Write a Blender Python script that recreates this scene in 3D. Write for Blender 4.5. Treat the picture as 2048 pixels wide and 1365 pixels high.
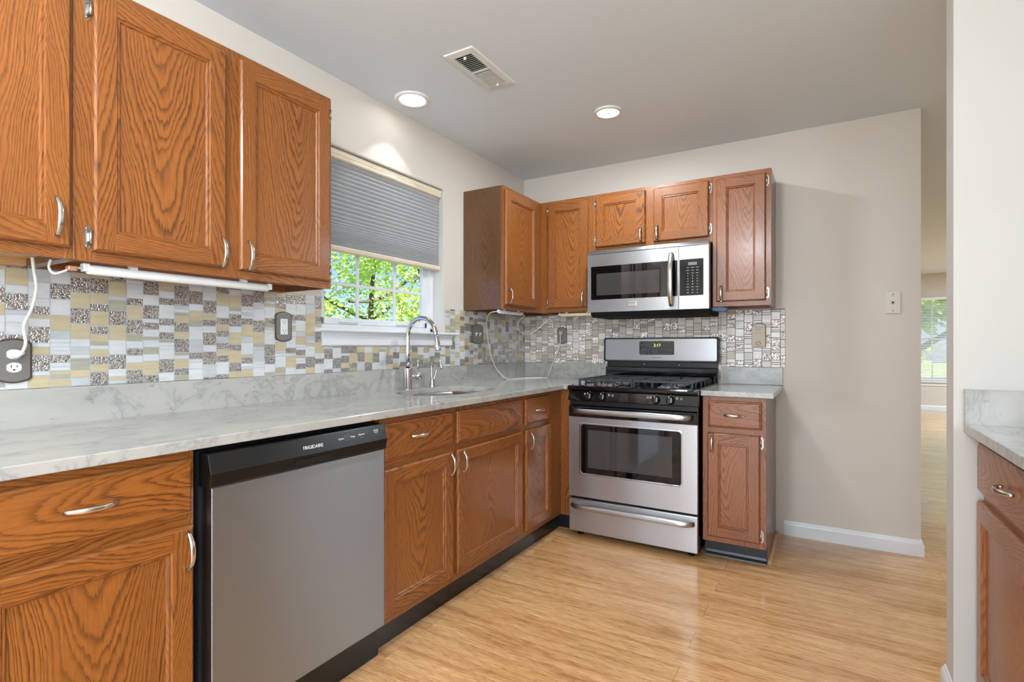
import bpy, bmesh, math, random
from mathutils import Vector, Matrix, Euler, noise as mnoise

for o in list(bpy.data.objects):
    bpy.data.objects.remove(o, do_unlink=True)
scene = bpy.context.scene
COL = scene.collection
PI = math.pi

# ------------------------------------------------------------------ camera
F_PX, CY, YAW = 1058.89, 692.61, 0.5365
cam_data = bpy.data.cameras.new('camera')
cam_data.sensor_fit = 'HORIZONTAL'
cam_data.sensor_width = 36.0
cam_data.lens = F_PX * 36.0 / 2048.0
cam_data.shift_y = (CY - 682.5) / 2048.0
cam_data.clip_start = 0.02
cam_data.clip_end = 300
cam = bpy.data.objects.new('camera', cam_data)
cam.location = (2.0553, -3.6437, 1.1552)
cam.rotation_euler = (PI / 2, 0, YAW)
COL.objects.link(cam)
scene.camera = cam

# ------------------------------------------------------------------ colour management
scene.view_settings.view_transform = 'Standard'
scene.view_settings.look = 'None'
scene.view_settings.gamma = 1.0
scene.view_settings.use_curve_mapping = False
scene.view_settings.exposure = 0.48

# ------------------------------------------------------------------ world sky
world = bpy.data.worlds.new('sky')
scene.world = world
world.use_nodes = True
wn = world.node_tree
wn.nodes.clear()
w_out = wn.nodes.new('ShaderNodeOutputWorld')
w_bg = wn.nodes.new('ShaderNodeBackground')
w_sky = wn.nodes.new('ShaderNodeTexSky')
w_sky.sky_type = 'NISHITA'
w_sky.sun_disc = False
w_sky.sun_elevation = math.radians(48)
w_sky.sun_rotation = math.radians(90)
w_sky.air_density = 1.0
w_sky.dust_density = 0.6
w_sky.ozone_density = 1.5
w_bg.inputs['Strength'].default_value = 0.15
w_mul = wn.nodes.new('ShaderNodeVectorMath')
w_mul.operation = 'MULTIPLY'
w_mul.inputs[1].default_value = (0.66, 0.78, 1.30)
wn.links.new(w_sky.outputs[0], w_mul.inputs[0])
wn.links.new(w_mul.outputs[0], w_bg.inputs['Color'])
wn.links.new(w_bg.outputs[0], w_out.inputs['Surface'])

# ------------------------------------------------------------------ sun, lamps and added fill lights
def light(name, kind, loc, energy, color=(1, 1, 1), rot=(0, 0, 0), **kw):
    d = bpy.data.lights.new(name, kind)
    d.energy = energy
    d.color = color
    for k, v in kw.items():
        setattr(d, k, v)
    o = bpy.data.objects.new(name, d)
    o.location = loc
    o.rotation_euler = rot
    COL.objects.link(o)
    return o

light('sun', 'SUN', (20, 0, 20), 12, (1.0, 0.96, 0.88), (0, math.radians(48), math.radians(8)), angle=0.01)

H = 2.464            # ceiling height
XR_ = 3.08
NEUT = (0.88, 0.95, 1.0)
DAY = (0.78, 0.90, 1.0)
# ceiling downlights (x, y, watts); the rear pair unseen, added as fill
CANS = [(0.17, -1.505, 5.5), (1.007, -0.834, 12), (0.75, -5.2, 12), (2.3, -5.2, 12)]
for i, (lx, ly, e) in enumerate(CANS):
    if i == 0:
        light('downlight_lamp', 'SPOT', (lx, ly, H - 0.012), e, NEUT, (0, 0, 0), spot_size=math.radians(84), spot_blend=0.12, shadow_soft_size=0.03)
        light('downlight_lamp', 'AREA', (lx, ly, H - 0.022), 0.2, NEUT, (0, 0, 0), shape='DISK', size=0.12)
    else:
        light('downlight_lamp', 'AREA', (lx, ly, H - 0.022), e, NEUT, (0, 0, 0), shape='DISK', size=0.14)
# fill lights added outside two invented openings behind the camera
light('patio_door_fill', 'AREA', (1.5, -6.35, 1.08), 48, DAY, (PI / 2, 0, 0), shape='RECTANGLE', size=1.75, size_y=2.0)
light('side_window_fill', 'AREA', (XR_ + 0.14, -4.75, 1.5), 75, DAY, (0, PI / 2, 0), shape='RECTANGLE', size=1.15, size_y=1.5)
# unseen dome lamp added to brighten the ceiling and left wall
DOME = (1.3, -4.0)
light('dome_fill', 'POINT', (DOME[0], DOME[1], H - 0.17), 90, (0.88, 0.95, 1.0), shadow_soft_size=0.13)
light('dome_fill_down', 'AREA', (DOME[0], DOME[1], H - 0.33), 8, (0.88, 0.95, 1.0), shape='DISK', size=0.3)  # extra downward fill below the opaque bowl
light('far_room_fill', 'AREA', (5.1, 6.0, H - 0.03), 125, (0.74, 0.88, 1.0), (0, 0, 0), shape='DISK', size=0.4)  # no fixture here; added to brighten the far room
light('hall_fill', 'AREA', (4.3, 1.2, H - 0.03), 30, DAY, (0, 0, 0), shape='DISK', size=0.3)  # added fill for the hall, without a fixture

# ------------------------------------------------------------------ small helpers
def lin(c):
    out = []
    for v in c[:3]:
        v = v / 255.0
        out.append(v / 12.92 if v <= 0.04045 else ((v + 0.055) / 1.055) ** 2.4)
    return tuple(out) + (1.0,)

def new_mat(name):
    m = bpy.data.materials.new(name)
    m.use_nodes = True
    nt = m.node_tree
    b = nt.nodes['Principled BSDF']
    return m, nt, b

def N(nt, kind, **kw):
    n = nt.nodes.new(kind)
    for k, v in kw.items():
        if hasattr(n, k):
            setattr(n, k, v)
        else:
            n.inputs[k].default_value = v
    return n

def L(nt, a, b):
    nt.links.new(a, b)

def math_n(nt, op, a, b=None, clamp=False):
    n = nt.nodes.new('ShaderNodeMath')
    n.operation = op
    n.use_clamp = clamp
    for i, v in enumerate((a, b)):
        if v is None:
            continue
        if isinstance(v, (int, float)):
            n.inputs[i].default_value = v
        else:
            nt.links.new(v, n.inputs[i])
    return n.outputs[0]

def ramp(nt, fac, stops, interp='LINEAR'):
    r = nt.nodes.new('ShaderNodeValToRGB')
    r.color_ramp.interpolation = interp
    el = r.color_ramp.elements
    while len(el) > 1:
        el.remove(el[-1])
    el[0].position = stops[0][0]
    el[0].color = stops[0][1]
    for p, c in stops[1:]:
        e = el.new(p)
        e.color = c
    nt.links.new(fac, r.inputs[0])
    return r.outputs[0]

def mix_rgb(nt, fac, a, b, mode='MIX'):
    n = nt.nodes.new('ShaderNodeMix')
    n.data_type = 'RGBA'
    n.blend_type = mode
    for s, v in ((n.inputs[0], fac), (n.inputs[6], a), (n.inputs[7], b)):
        if isinstance(v, (int, float)):
            s.default_value = v
        elif isinstance(v, tuple):
            s.default_value = v
        else:
            nt.links.new(v, s)
    return n.outputs[2]

def mapping(nt, src, scale=(1, 1, 1), loc=(0, 0, 0), rot=(0, 0, 0)):
    m = nt.nodes.new('ShaderNodeMapping')
    m.inputs['Scale'].default_value = scale
    m.inputs['Location'].default_value = loc
    m.inputs['Rotation'].default_value = rot
    nt.links.new(src, m.inputs['Vector'])
    return m.outputs[0]

def bump(nt, b, height, strength=0.2, dist=0.001):
    n = nt.nodes.new('ShaderNodeBump')
    n.inputs['Strength'].default_value = strength
    n.inputs['Distance'].default_value = dist
    nt.links.new(height, n.inputs['Height'])
    nt.links.new(n.outputs[0], b.inputs['Normal'])
    return n

def simple(name, col, rough=0.5, metal=0.0, spec=0.5, coat=0.0, noise_amt=0.04, noise_scale=8.0):
    """plain material with a faint procedural mottling"""
    m, nt, b = new_mat(name)
    c = lin(col)
    tc = N(nt, 'ShaderNodeTexCoord')
    nz = N(nt, 'ShaderNodeTexNoise')
    nz.inputs['Scale'].default_value = noise_scale
    L(nt, tc.outputs['Object'], nz.inputs['Vector'])
    lo = tuple(max(0, v * (1 - noise_amt)) for v in c[:3]) + (1,)
    hi = tuple(min(1, v * (1 + noise_amt)) for v in c[:3]) + (1,)
    L(nt, ramp(nt, nz.outputs['Fac'], [(0.3, lo), (0.7, hi)]), b.inputs['Base Color'])
    b.inputs['Roughness'].default_value = rough
    b.inputs['Metallic'].default_value = metal
    b.inputs['Specular IOR Level'].default_value = spec
    if coat:
        b.inputs['Coat Weight'].default_value = coat
        b.inputs['Coat Roughness'].default_value = 0.08
    return m

# ------------------------------------------------------------------ materials
def oak(name, light_c, mid_c, dark_c, rough=0.33, contrast=1.0, coat=0.25):
    m, nt, b = new_mat(name)
    uv = N(nt, 'ShaderNodeUVMap', uv_map='UVMap')
    pc = N(nt, 'ShaderNodeUVMap', uv_map='piece')
    s = N(nt, 'ShaderNodeSeparateXYZ'); L(nt, uv.outputs[0], s.inputs[0])
    p = N(nt, 'ShaderNodeSeparateXYZ'); L(nt, pc.outputs[0], p.inputs[0])
    u, v = s.outputs[0], s.outputs[1]
    seed, off = p.outputs[0], p.outputs[1]
    def nz(su, sv, sc=1.0, detail=3.0, rough_=0.55):
        c = N(nt, 'ShaderNodeCombineXYZ')
        L(nt, math_n(nt, 'MULTIPLY', u, su), c.inputs[0])
        L(nt, math_n(nt, 'MULTIPLY', v, sv), c.inputs[1])
        L(nt, math_n(nt, 'MULTIPLY', seed, 37.7 + sc), c.inputs[2])
        n = N(nt, 'ShaderNodeTexNoise')
        n.inputs['Scale'].default_value = sc
        n.inputs['Detail'].default_value = detail
        n.inputs['Roughness'].default_value = rough_
        L(nt, c.outputs[0], n.inputs['Vector'])
        return n.outputs['Fac']
    wob = math_n(nt, 'MULTIPLY', math_n(nt, 'SUBTRACT', nz(6.0, 2.4, 1.0, 1.0), 0.5), 0.10)
    wob2 = math_n(nt, 'MULTIPLY', math_n(nt, 'SUBTRACT', nz(30.0, 6.0, 1.3, 2.0), 0.5), 0.016)
    uu = math_n(nt, 'ADD', math_n(nt, 'ADD', u, off), wob)
    vv = math_n(nt, 'ADD', v, math_n(nt, 'MULTIPLY', math_n(nt, 'SUBTRACT', seed, 0.5), 1.3))
    # chevron-like contours of plain-sawn boards: flat sides steepen away from the heart line
    u2 = math_n(nt, 'MULTIPLY', uu, uu)
    au = math_n(nt, 'SQRT', math_n(nt, 'ADD', u2, 0.00025))
    sgn = math_n(nt, 'SUBTRACT', math_n(nt, 'MULTIPLY', math_n(nt, 'GREATER_THAN', math_n(nt, 'FRACT', math_n(nt, 'MULTIPLY', seed, 7.31)), 0.75), 0.36), 0.18)
    rr = math_n(nt, 'ADD', math_n(nt, 'MULTIPLY', au, 0.42), math_n(nt, 'MULTIPLY', u2, 3.2))
    rr = math_n(nt, 'ADD', rr, math_n(nt, 'MULTIPLY', vv, sgn))
    rr = math_n(nt, 'ADD', rr, wob2)
    c1 = N(nt, 'ShaderNodeCombineXYZ')
    L(nt, math_n(nt, 'MULTIPLY', rr, 26.0), c1.inputs[0]); L(nt, math_n(nt, 'MULTIPLY', seed, 19.3), c1.inputs[1])
    n1d = N(nt, 'ShaderNodeTexNoise'); n1d.inputs['Scale'].default_value = 1.0; n1d.inputs['Detail'].default_value = 1.0
    L(nt, c1.outputs[0], n1d.inputs['Vector'])
    rr = math_n(nt, 'ADD', rr, math_n(nt, 'MULTIPLY', n1d.outputs['Fac'], 0.035))
    rings = math_n(nt, 'MULTIPLY', rr, 92.0)
    jag = math_n(nt, 'MULTIPLY', math_n(nt, 'SUBTRACT', nz(330.0, 20.0, 1.0, 3.0), 0.5), 0.62)
    fr = math_n(nt, 'FRACT', math_n(nt, 'ADD', rings, jag))
    k = contrast
    def mixc(a, c_, t):
        return tuple(a[i] * (1 - t) + c_[i] * t for i in range(3)) + (1,)
    lc, mc, dc = lin(light_c), lin(mid_c), lin(dark_c)
    base = ramp(nt, fr, [(0.0, mixc(lc, dc, 0.8 * k)), (0.12, mixc(lc, dc, 0.6 * k)), (0.30, mixc(lc, mc, 0.6 * k)), (0.55, lc), (0.90, mixc(lc, mc, 0.25)), (0.98, mixc(lc, dc, 0.5 * k)), (1.0, mixc(lc, dc, 0.8 * k))])
    pores = ramp(nt, nz(950.0, 22.0, 1.0, 2.0), [(0.36, (0.62, 0.55, 0.5, 1)), (0.52, (1, 1, 1, 1))])
    flat_c = mixc(lc, mc, 0.35)
    base = mix_rgb(nt, ramp(nt, nz(9.0, 2.0, 1.0, 2.0), [(0.35, (0, 0, 0, 1)), (0.7, (0.6, 0.6, 0.6, 1))]), base, flat_c)
    col = mix_rgb(nt, 0.65, base, pores, 'MULTIPLY')
    tone = ramp(nt, nz(2.5, 1.0, 1.0, 2.0), [(0.25, (0.80, 0.76, 0.72, 1)), (0.75, (1.1, 1.1, 1.1, 1))])
    col = mix_rgb(nt, 0.8, col, tone, 'MULTIPLY')
    L(nt, col, b.inputs['Base Color'])
    b.inputs['Roughness'].default_value = rough
    b.inputs['Coat Weight'].default_value = coat
    b.inputs['Coat Roughness'].default_value = 0.16
    bump(nt, b, fr, 0.06, 0.0006)
    return m

M = {}
M['oak'] = oak('stained_oak', (156, 94, 38), (128, 72, 27), (72, 37, 13), contrast=1.15, coat=0.15)
M['oak_side'] = oak('stained_oak_veneer_side', (108, 72, 42), (94, 61, 34), (68, 43, 24), 0.25, 0.8)
M['oak_red'] = oak('stained_oak_reddish', (160, 100, 60), (132, 78, 45), (80, 44, 26), contrast=1.15, coat=0.15)
M['maple'] = oak('bare_maple_underside', (214, 170, 120), (204, 158, 108), (190, 142, 94), 0.55, 0.5, 0.0)

def paint(name, col, rough=0.55, b_str=0.03):
    m, nt, b = new_mat(name)
    tc = N(nt, 'ShaderNodeTexCoord')
    nz = N(nt, 'ShaderNodeTexNoise'); nz.inputs['Scale'].default_value = 1.3
    L(nt, tc.outputs['Object'], nz.inputs['Vector'])
    c = lin(col)
    L(nt, ramp(nt, nz.outputs['Fac'], [(0.3, tuple(v * 0.985 for v in c[:3]) + (1,)), (0.7, c)]), b.inputs['Base Color'])
    b.inputs['Roughness'].default_value = rough
    n2 = N(nt, 'ShaderNodeTexNoise'); n2.inputs['Scale'].default_value = 260
    L(nt, tc.outputs['Object'], n2.inputs['Vector'])
    bump(nt, b, n2.outputs['Fac'], b_str, 0.0005)
    return m

M['wall'] = paint('greige_wall_paint', (212, 203, 192))
M['wall_white'] = paint('white_wall_paint', (205, 202, 196))
M['ceiling'] = paint('ceiling_paint', (221, 229, 234), 0.8)
M['trim'] = paint('white_trim_paint', (228, 229, 231), 0.3, 0.01)
M['vinyl'] = simple('white_window_vinyl', (226, 228, 230), 0.3)

def marble():
    m, nt, b = new_mat('carrara_marble')
    tc = N(nt, 'ShaderNodeTexCoord')
    co = tc.outputs['Object']
    w = N(nt, 'ShaderNodeTexNoise'); w.inputs['Scale'].default_value = 3.0; w.inputs['Detail'].default_value = 4
    L(nt, co, w.inputs['Vector'])
    mx = N(nt, 'ShaderNodeVectorMath', operation='MULTIPLY_ADD')
    L(nt, w.outputs['Color'], mx.inputs[0]); mx.inputs[1].default_value = (0.35, 0.35, 0.35); L(nt, co, mx.inputs[2])
    v1 = N(nt, 'ShaderNodeTexNoise'); v1.inputs['Scale'].default_value = 5.5; v1.inputs['Detail'].default_value = 7; v1.inputs['Roughness'].default_value = 0.62
    L(nt, mapping(nt, mx.outputs[0], (1, 0.55, 1), rot=(0.2, 0.1, 0.6)), v1.inputs['Vector'])
    rid = math_n(nt, 'ABSOLUTE', math_n(nt, 'SUBTRACT', v1.outputs['Fac'], 0.5))
    veins = ramp(nt, rid, [(0.0, lin((156, 154, 150))), (0.014, lin((170, 168, 162))), (0.05, lin((179, 175, 167))), (0.3, lin((184, 180, 171)))])
    cl = N(nt, 'ShaderNodeTexNoise'); cl.inputs['Scale'].default_value = 9; cl.inputs['Detail'].default_value = 5
    L(nt, mapping(nt, co, (1, 0.5, 1.6), rot=(0, 0, 0.5)), cl.inputs['Vector'])
    clouds = ramp(nt, cl.outputs['Fac'], [(0.32, (0.87, 0.875, 0.88, 1)), (0.62, (1, 1, 1, 1))])
    col = mix_rgb(nt, 0.8, veins, clouds, 'MULTIPLY')
    sp = N(nt, 'ShaderNodeTexNoise'); sp.inputs['Scale'].default_value = 38; sp.inputs['Detail'].default_value = 3
    L(nt, mapping(nt, co, (1, 0.6, 1)), sp.inputs['Vector'])
    specks = ramp(nt, sp.outputs['Fac'], [(0.27, (0.62, 0.62, 0.62, 1)), (0.35, (1, 1, 1, 1))])
    col = mix_rgb(nt, 0.75, col, specks, 'MULTIPLY')
    L(nt, col, b.inputs['Base Color'])
    b.inputs['Roughness'].default_value = 0.13
    b.inputs['Specular IOR Level'].default_value = 0.5
    return m
M['marble'] = marble()

def bamboo(name, row, ph_y, width, ph_x, lc, mc, dc, rough=0.2, seam=0.0006):
    m, nt, b = new_mat(name)
    tc = N(nt, 'ShaderNodeTexCoord')
    co = tc.outputs['Object']
    mp = mapping(nt, co, (1, 1, 1), (ph_x, ph_y, 0))
    br = N(nt, 'ShaderNodeTexBrick')
    br.offset = 0.5; br.offset_frequency = 2
    br.inputs['Scale'].default_value = 1.0
    br.inputs['Brick Width'].default_value = width
    br.inputs['Row Height'].default_value = row
    br.inputs['Mortar Size'].default_value = seam
    br.inputs['Mortar Smooth'].default_value = 0.0
    br.inputs['Bias'].default_value = 0.0
    br.inputs['Color1'].default_value = (0, 0, 0, 1)
    br.inputs['Color2'].default_value = (1, 1, 1, 1)
    br.inputs['Mortar'].default_value = (0.5, 0.5, 0.5, 1)
    L(nt, mp, br.inputs['Vector'])
    sepc = N(nt, 'ShaderNodeSeparateColor'); L(nt, br.outputs['Color'], sepc.inputs[0])
    cell = sepc.outputs[0]
    cs = N(nt, 'ShaderNodeSeparateXYZ'); L(nt, co, cs.inputs[0])
    cv = N(nt, 'ShaderNodeCombineXYZ')
    L(nt, cs.outputs[0], cv.inputs[0]); L(nt, cs.outputs[1], cv.inputs[1])
    L(nt, math_n(nt, 'MULTIPLY', cell, 40.0), cv.inputs[2])
    n1 = N(nt, 'ShaderNodeTexNoise'); n1.inputs['Scale'].default_value = 1.0; n1.inputs['Detail'].default_value = 5; n1.inputs['Roughness'].default_value = 0.65
    L(nt, mapping(nt, cv.outputs[0], (13.0, 300.0, 1.0)), n1.inputs['Vector'])
    n2 = N(nt, 'ShaderNodeTexNoise'); n2.inputs['Scale'].default_value = 1.0; n2.inputs['Detail'].default_value = 3
    L(nt, mapping(nt, cv.outputs[0], (2.2, 24.0, 1.0)), n2.inputs['Vector'])
    n3 = N(nt, 'ShaderNodeTexNoise'); n3.inputs['Scale'].default_value = 1.0; n3.inputs['Detail'].default_value = 2
    L(nt, mapping(nt, cv.outputs[0], (22.0, 420.0, 1.0)), n3.inputs['Vector'])
    f = math_n(nt, 'ADD', math_n(nt, 'MULTIPLY', n1.outputs['Fac'], 0.6), math_n(nt, 'MULTIPLY', n2.outputs['Fac'], 0.4))
    col = ramp(nt, f, [(0.36, lin(dc)), (0.45, lin(mc)), (0.54, lin(lc)), (0.66, lin(tuple(min(255, c + 16) for c in lc)))])
    fine = ramp(nt, n3.outputs['Fac'], [(0.34, (0.55, 0.46, 0.38, 1)), (0.46, (1, 1, 1, 1))])
    col = mix_rgb(nt, 0.8, col, fine, 'MULTIPLY')
    pv = ramp(nt, cell, [(0.0, (0.93, 0.92, 0.90, 1)), (1.0, (1.05, 1.05, 1.05, 1))])
    col = mix_rgb(nt, 1.0, col, pv, 'MULTIPLY')
    col = mix_rgb(nt, br.outputs['Fac'], col, lin((110, 74, 42)))
    L(nt, col, b.inputs['Base Color'])
    b.inputs['Roughness'].default_value = rough
    b.inputs['Coat Weight'].default_value = 0.3
    b.inputs['Coat Roughness'].default_value = 0.1
    bump(nt, b, n1.outputs['Fac'], 0.05, 0.0006)
    return m
M['floor'] = bamboo('strand_bamboo_planks', 0.137, 0.60, 1.9, -1.6, (214, 168, 117), (196, 145, 94), (156, 106, 62))
M['floor_far'] = bamboo('narrow_oak_strip_planks', 0.083, 0.0, 0.9, 0.0, (214, 176, 128), (200, 158, 108), (176, 132, 84), 0.22)

def brushed(name, col, rough=0.3, aniso=0.85, streak=0.05):
    m, nt, b = new_mat(name)
    tc = N(nt, 'ShaderNodeTexCoord')
    n = N(nt, 'ShaderNodeTexNoise'); n.inputs['Scale'].default_value = 1.0; n.inputs['Detail'].default_value = 3
    L(nt, mapping(nt, tc.outputs['Object'], (5, 5, 900)), n.inputs['Vector'])
    c = lin(col)
    L(nt, ramp(nt, n.outputs['Fac'], [(0.3, tuple(v * (1 - streak) for v in c[:3]) + (1,)), (0.7, c)]), b.inputs['Base Color'])
    b.inputs['Metallic'].default_value = 1.0
    b.inputs['Roughness'].default_value = rough
    b.inputs['Anisotropic'].default_value = aniso
    b.inputs['Anisotropic Rotation'].default_value = 0.25
    tg = N(nt, 'ShaderNodeTangent'); tg.direction_type = 'RADIAL'; tg.axis = 'Z'
    L(nt, tg.outputs[0], b.inputs['Tangent'])
    return m
M['steel'] = brushed('brushed_stainless_steel', (196, 198, 202), 0.34)
M['steel_dw'] = brushed('brushed_stainless_door', (168, 176, 186), 0.42)
M['nickel'] = simple('satin_nickel', (206, 202, 196), 0.24, 1.0)
M['chrome'] = simple('polished_chrome', (214, 214, 214), 0.07, 1.0, noise_amt=0.01)
M['hinge'] = simple('nickel_hinge', (176, 172, 166), 0.3, 1.0)
M['sink'] = brushed('sink_steel', (190, 192, 194), 0.34, 0.0)
M['black_gloss'] = simple('glossy_black_enamel', (9, 10, 12), 0.07, 0.0, 0.5, noise_amt=0.1)
M['black_plastic'] = simple('black_plastic', (14, 13, 13), 0.25, 0.0, 0.4, noise_amt=0.1)
M['black_matte'] = simple('black_cast_iron', (46, 47, 49), 0.42, noise_amt=0.2, noise_scale=60)
M['black_void'] = simple('dark_interior', (8, 8, 8), 0.9)
M['toe'] = simple('black_vinyl_base', (14, 15, 19), 0.22, noise_amt=0.1)
M['oven_glass'] = simple('dark_oven_glass', (10, 9, 9), 0.03, 0.0, 0.5, noise_amt=0.1)
M['oven_mesh'] = simple('oven_inner_screen', (62, 60, 59), 0.05, 0.0, 0.6, noise_amt=0.05)
M['knob_face'] = simple('grey_knob_insert', (110, 110, 112), 0.35)
M['print_white'] = simple('white_print', (225, 225, 225), 0.5)
M['print_grey'] = simple('grey_print', (120, 120, 122), 0.5)
M['print_dark'] = simple('dark_print', (52, 50, 50), 0.4)
M['white_plastic'] = simple('white_plastic', (232, 231, 228), 0.3)
M['cord'] = simple('white_cord', (226, 223, 215), 0.4)
M['beige_plastic'] = simple('beige_plastic', (190, 174, 152), 0.4)
M['bronze'] = simple('pewter_plate', (132, 127, 122), 0.32, 0.35)
M['bronze_edge'] = simple('dark_pewter_rim', (92, 80, 72), 0.35, 0.5)
M['slot'] = simple('outlet_slot', (30, 28, 26), 0.6)
M['shade'] = None
M['cream'] = simple('cream_shade_rail', (226, 212, 188), 0.4)
M['bark'] = simple('tree_bark', (96, 84, 70), 0.9, noise_amt=0.3, noise_scale=6)
M['grass'] = simple('lawn_grass', (140, 160, 84), 0.9, noise_amt=0.35, noise_scale=1.5)
M['blue_tape'] = simple('blue_tape', (58, 92, 116), 0.5)
M['copper'] = simple('copper_clip', (186, 140, 112), 0.4, 0.3)
M['qround'] = oak('oak_quarter_round', (206, 156, 96), (190, 140, 84), (160, 110, 62), 0.35, 0.7, 0.2)
M['grout'] = simple('pale_grout', (196, 198, 198), 0.7)
M['vent'] = simple('white_painted_metal', (226, 225, 220), 0.4)

def emis(name, col, strength):
    m, nt, b = new_mat(name)
    nt.nodes.remove(b)
    e = N(nt, 'ShaderNodeEmission')
    e.inputs['Color'].default_value = lin(col); e.inputs['Strength'].default_value = strength
    L(nt, e.outputs[0], nt.nodes['Material Output'].inputs['Surface'])
    return m
M['lamp_lens'] = emis('lit_lamp_lens', (255, 252, 246), 4.0)
M['lamp_bowl'] = emis('lit_frosted_bowl', (255, 252, 246), 1.6)
M['led'] = emis('green_led', (190, 235, 60), 1.6)

def tile_mats(pal, tagname, rs=190.0, bs=0.55):
    out = []
    def glassy(name, c, rough):
        m, nt, b = new_mat(name)
        tc = N(nt, 'ShaderNodeTexCoord')
        n = N(nt, 'ShaderNodeTexNoise'); n.inputs['Scale'].default_value = 14
        L(nt, mapping(nt, tc.outputs['Object'], (1, 1, 5)), n.inputs['Vector'])
        cc = lin(c)
        L(nt, ramp(nt, n.outputs['Fac'], [(0.3, tuple(v * 0.88 for v in cc[:3]) + (1,)), (0.7, cc)]), b.inputs['Base Color'])
        b.inputs['Roughness'].default_value = rough
        b.inputs['Coat Weight'].default_value = 0.5
        b.inputs['Coat Roughness'].default_value = 0.03
        return m
    out.append(glassy('cream_glass_tile' + tagname, pal[0], 0.25))
    out.append(glassy('white_marble_tile' + tagname, pal[1], 0.3))
    out.append(glassy('olive_grey_glass_tile' + tagname, pal[2], 0.2))
    out.append(glassy('blue_grey_glass_tile' + tagname, pal[3], 0.2))
    # rippled silver glass
    m, nt, b = new_mat('rippled_silver_tile' + tagname)
    tc = N(nt, 'ShaderNodeTexCoord')
    vo = N(nt, 'ShaderNodeTexVoronoi'); vo.inputs['Scale'].default_value = rs
    L(nt, tc.outputs['Object'], vo.inputs['Vector'])
    no = N(nt, 'ShaderNodeTexNoise'); no.inputs['Scale'].default_value = 240; no.inputs['Detail'].default_value = 1
    L(nt, tc.outputs['Object'], no.inputs['Vector'])
    hgt = math_n(nt, 'ADD', vo.outputs['Distance'], no.outputs['Fac'])
    L(nt, ramp(nt, hgt, [(0.55, lin(pal[4])), (0.85, lin(pal[5])), (1.15, lin(pal[6]))]), b.inputs['Base Color'])
    b.inputs['Metallic'].default_value = 0.75
    b.inputs['Roughness'].default_value = 0.2
    bump(nt, b, hgt, bs, 0.003)
    out.append(m)
    out.append(simple('tile_grout' + tagname, pal[7], 0.7))
    return out
TILE = tile_mats([(200, 184, 150), (214, 214, 214), (174, 169, 148), (196, 198, 198), (108, 101, 95), (154, 147, 141), (204, 201, 197), (190, 194, 196)], '')
TILE_WARM_LIT = tile_mats([(202, 190, 174), (232, 222, 212), (184, 172, 158), (212, 202, 192), (112, 104, 98), (200, 192, 184), (244, 238, 232), (122, 110, 102)], '_warm_lit', 120.0, 0.95)  # same tiles as TILE, back wall's warm reflections put into the colours

def shade_mat():
    m, nt, b = new_mat('grey_cellular_fabric')
    tc = N(nt, 'ShaderNodeTexCoord')
    n = N(nt, 'ShaderNodeTexNoise'); n.inputs['Scale'].default_value = 60
    L(nt, mapping(nt, tc.outputs['Object'], (1, 1, 6)), n.inputs['Vector'])
    L(nt, ramp(nt, n.outputs['Fac'], [(0.3, lin((196, 197, 199))), (0.7, lin((208, 209, 211)))]), b.inputs['Base Color'])
    b.inputs['Roughness'].default_value = 0.9
    tr = N(nt, 'ShaderNodeBsdfTranslucent'); tr.inputs['Color'].default_value = lin((190, 192, 196))
    mx = N(nt, 'ShaderNodeMixShader'); mx.inputs[0].default_value = 0.4
    L(nt, b.outputs[0], mx.inputs[1]); L(nt, tr.outputs[0], mx.inputs[2])
    L(nt, mx.outputs[0], nt.nodes['Material Output'].inputs['Surface'])
    return m
M['shade'] = shade_mat()

def leaf_mat(name, c1, c2):
    m, nt, b = new_mat(name)
    tc = N(nt, 'ShaderNodeTexCoord')
    n = N(nt, 'ShaderNodeTexNoise'); n.inputs['Scale'].default_value = 3.0; n.inputs['Detail'].default_value = 4
    L(nt, tc.outputs['Object'], n.inputs['Vector'])
    col = ramp(nt, n.outputs['Fac'], [(0.35, lin(c1)), (0.65, lin(c2))])
    L(nt, col, b.inputs['Base Color'])
    b.inputs['Roughness'].default_value = 0.5
    tr = N(nt, 'ShaderNodeBsdfTranslucent'); L(nt, col, tr.inputs['Color'])
    mx = N(nt, 'ShaderNodeMixShader'); mx.inputs[0].default_value = 0.5
    L(nt, b.outputs[0], mx.inputs[1]); L(nt, tr.outputs[0], mx.inputs[2])
    L(nt, mx.outputs[0], nt.nodes['Material Output'].inputs['Surface'])
    return m
M['leaf'] = leaf_mat('maple_leaves', (160, 192, 84), (220, 236, 146))
M['leaf2'] = leaf_mat('distant_leaves', (150, 176, 92), (206, 222, 150))

def glass_mat():
    m, nt, b = new_mat('clear_window_glass')
    nt.nodes.remove(b)
    t = N(nt, 'ShaderNodeBsdfTransparent'); t.inputs['Color'].default_value = (0.97, 0.98, 0.98, 1)
    g = N(nt, 'ShaderNodeBsdfGlossy'); g.inputs['Roughness'].default_value = 0.01
    lw = N(nt, 'ShaderNodeLayerWeight'); lw.inputs['Blend'].default_value = 0.5
    fac = math_n(nt, 'ADD', math_n(nt, 'MULTIPLY', math_n(nt, 'POWER', lw.outputs['Facing'], 5.0), 0.5), 0.02)
    mx = N(nt, 'ShaderNodeMixShader')
    L(nt, fac, mx.inputs[0]); L(nt, t.outputs[0], mx.inputs[1]); L(nt, g.outputs[0], mx.inputs[2])
    L(nt, mx.outputs[0], nt.nodes['Material Output'].inputs['Surface'])
    return m
M['glass'] = glass_mat()

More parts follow.
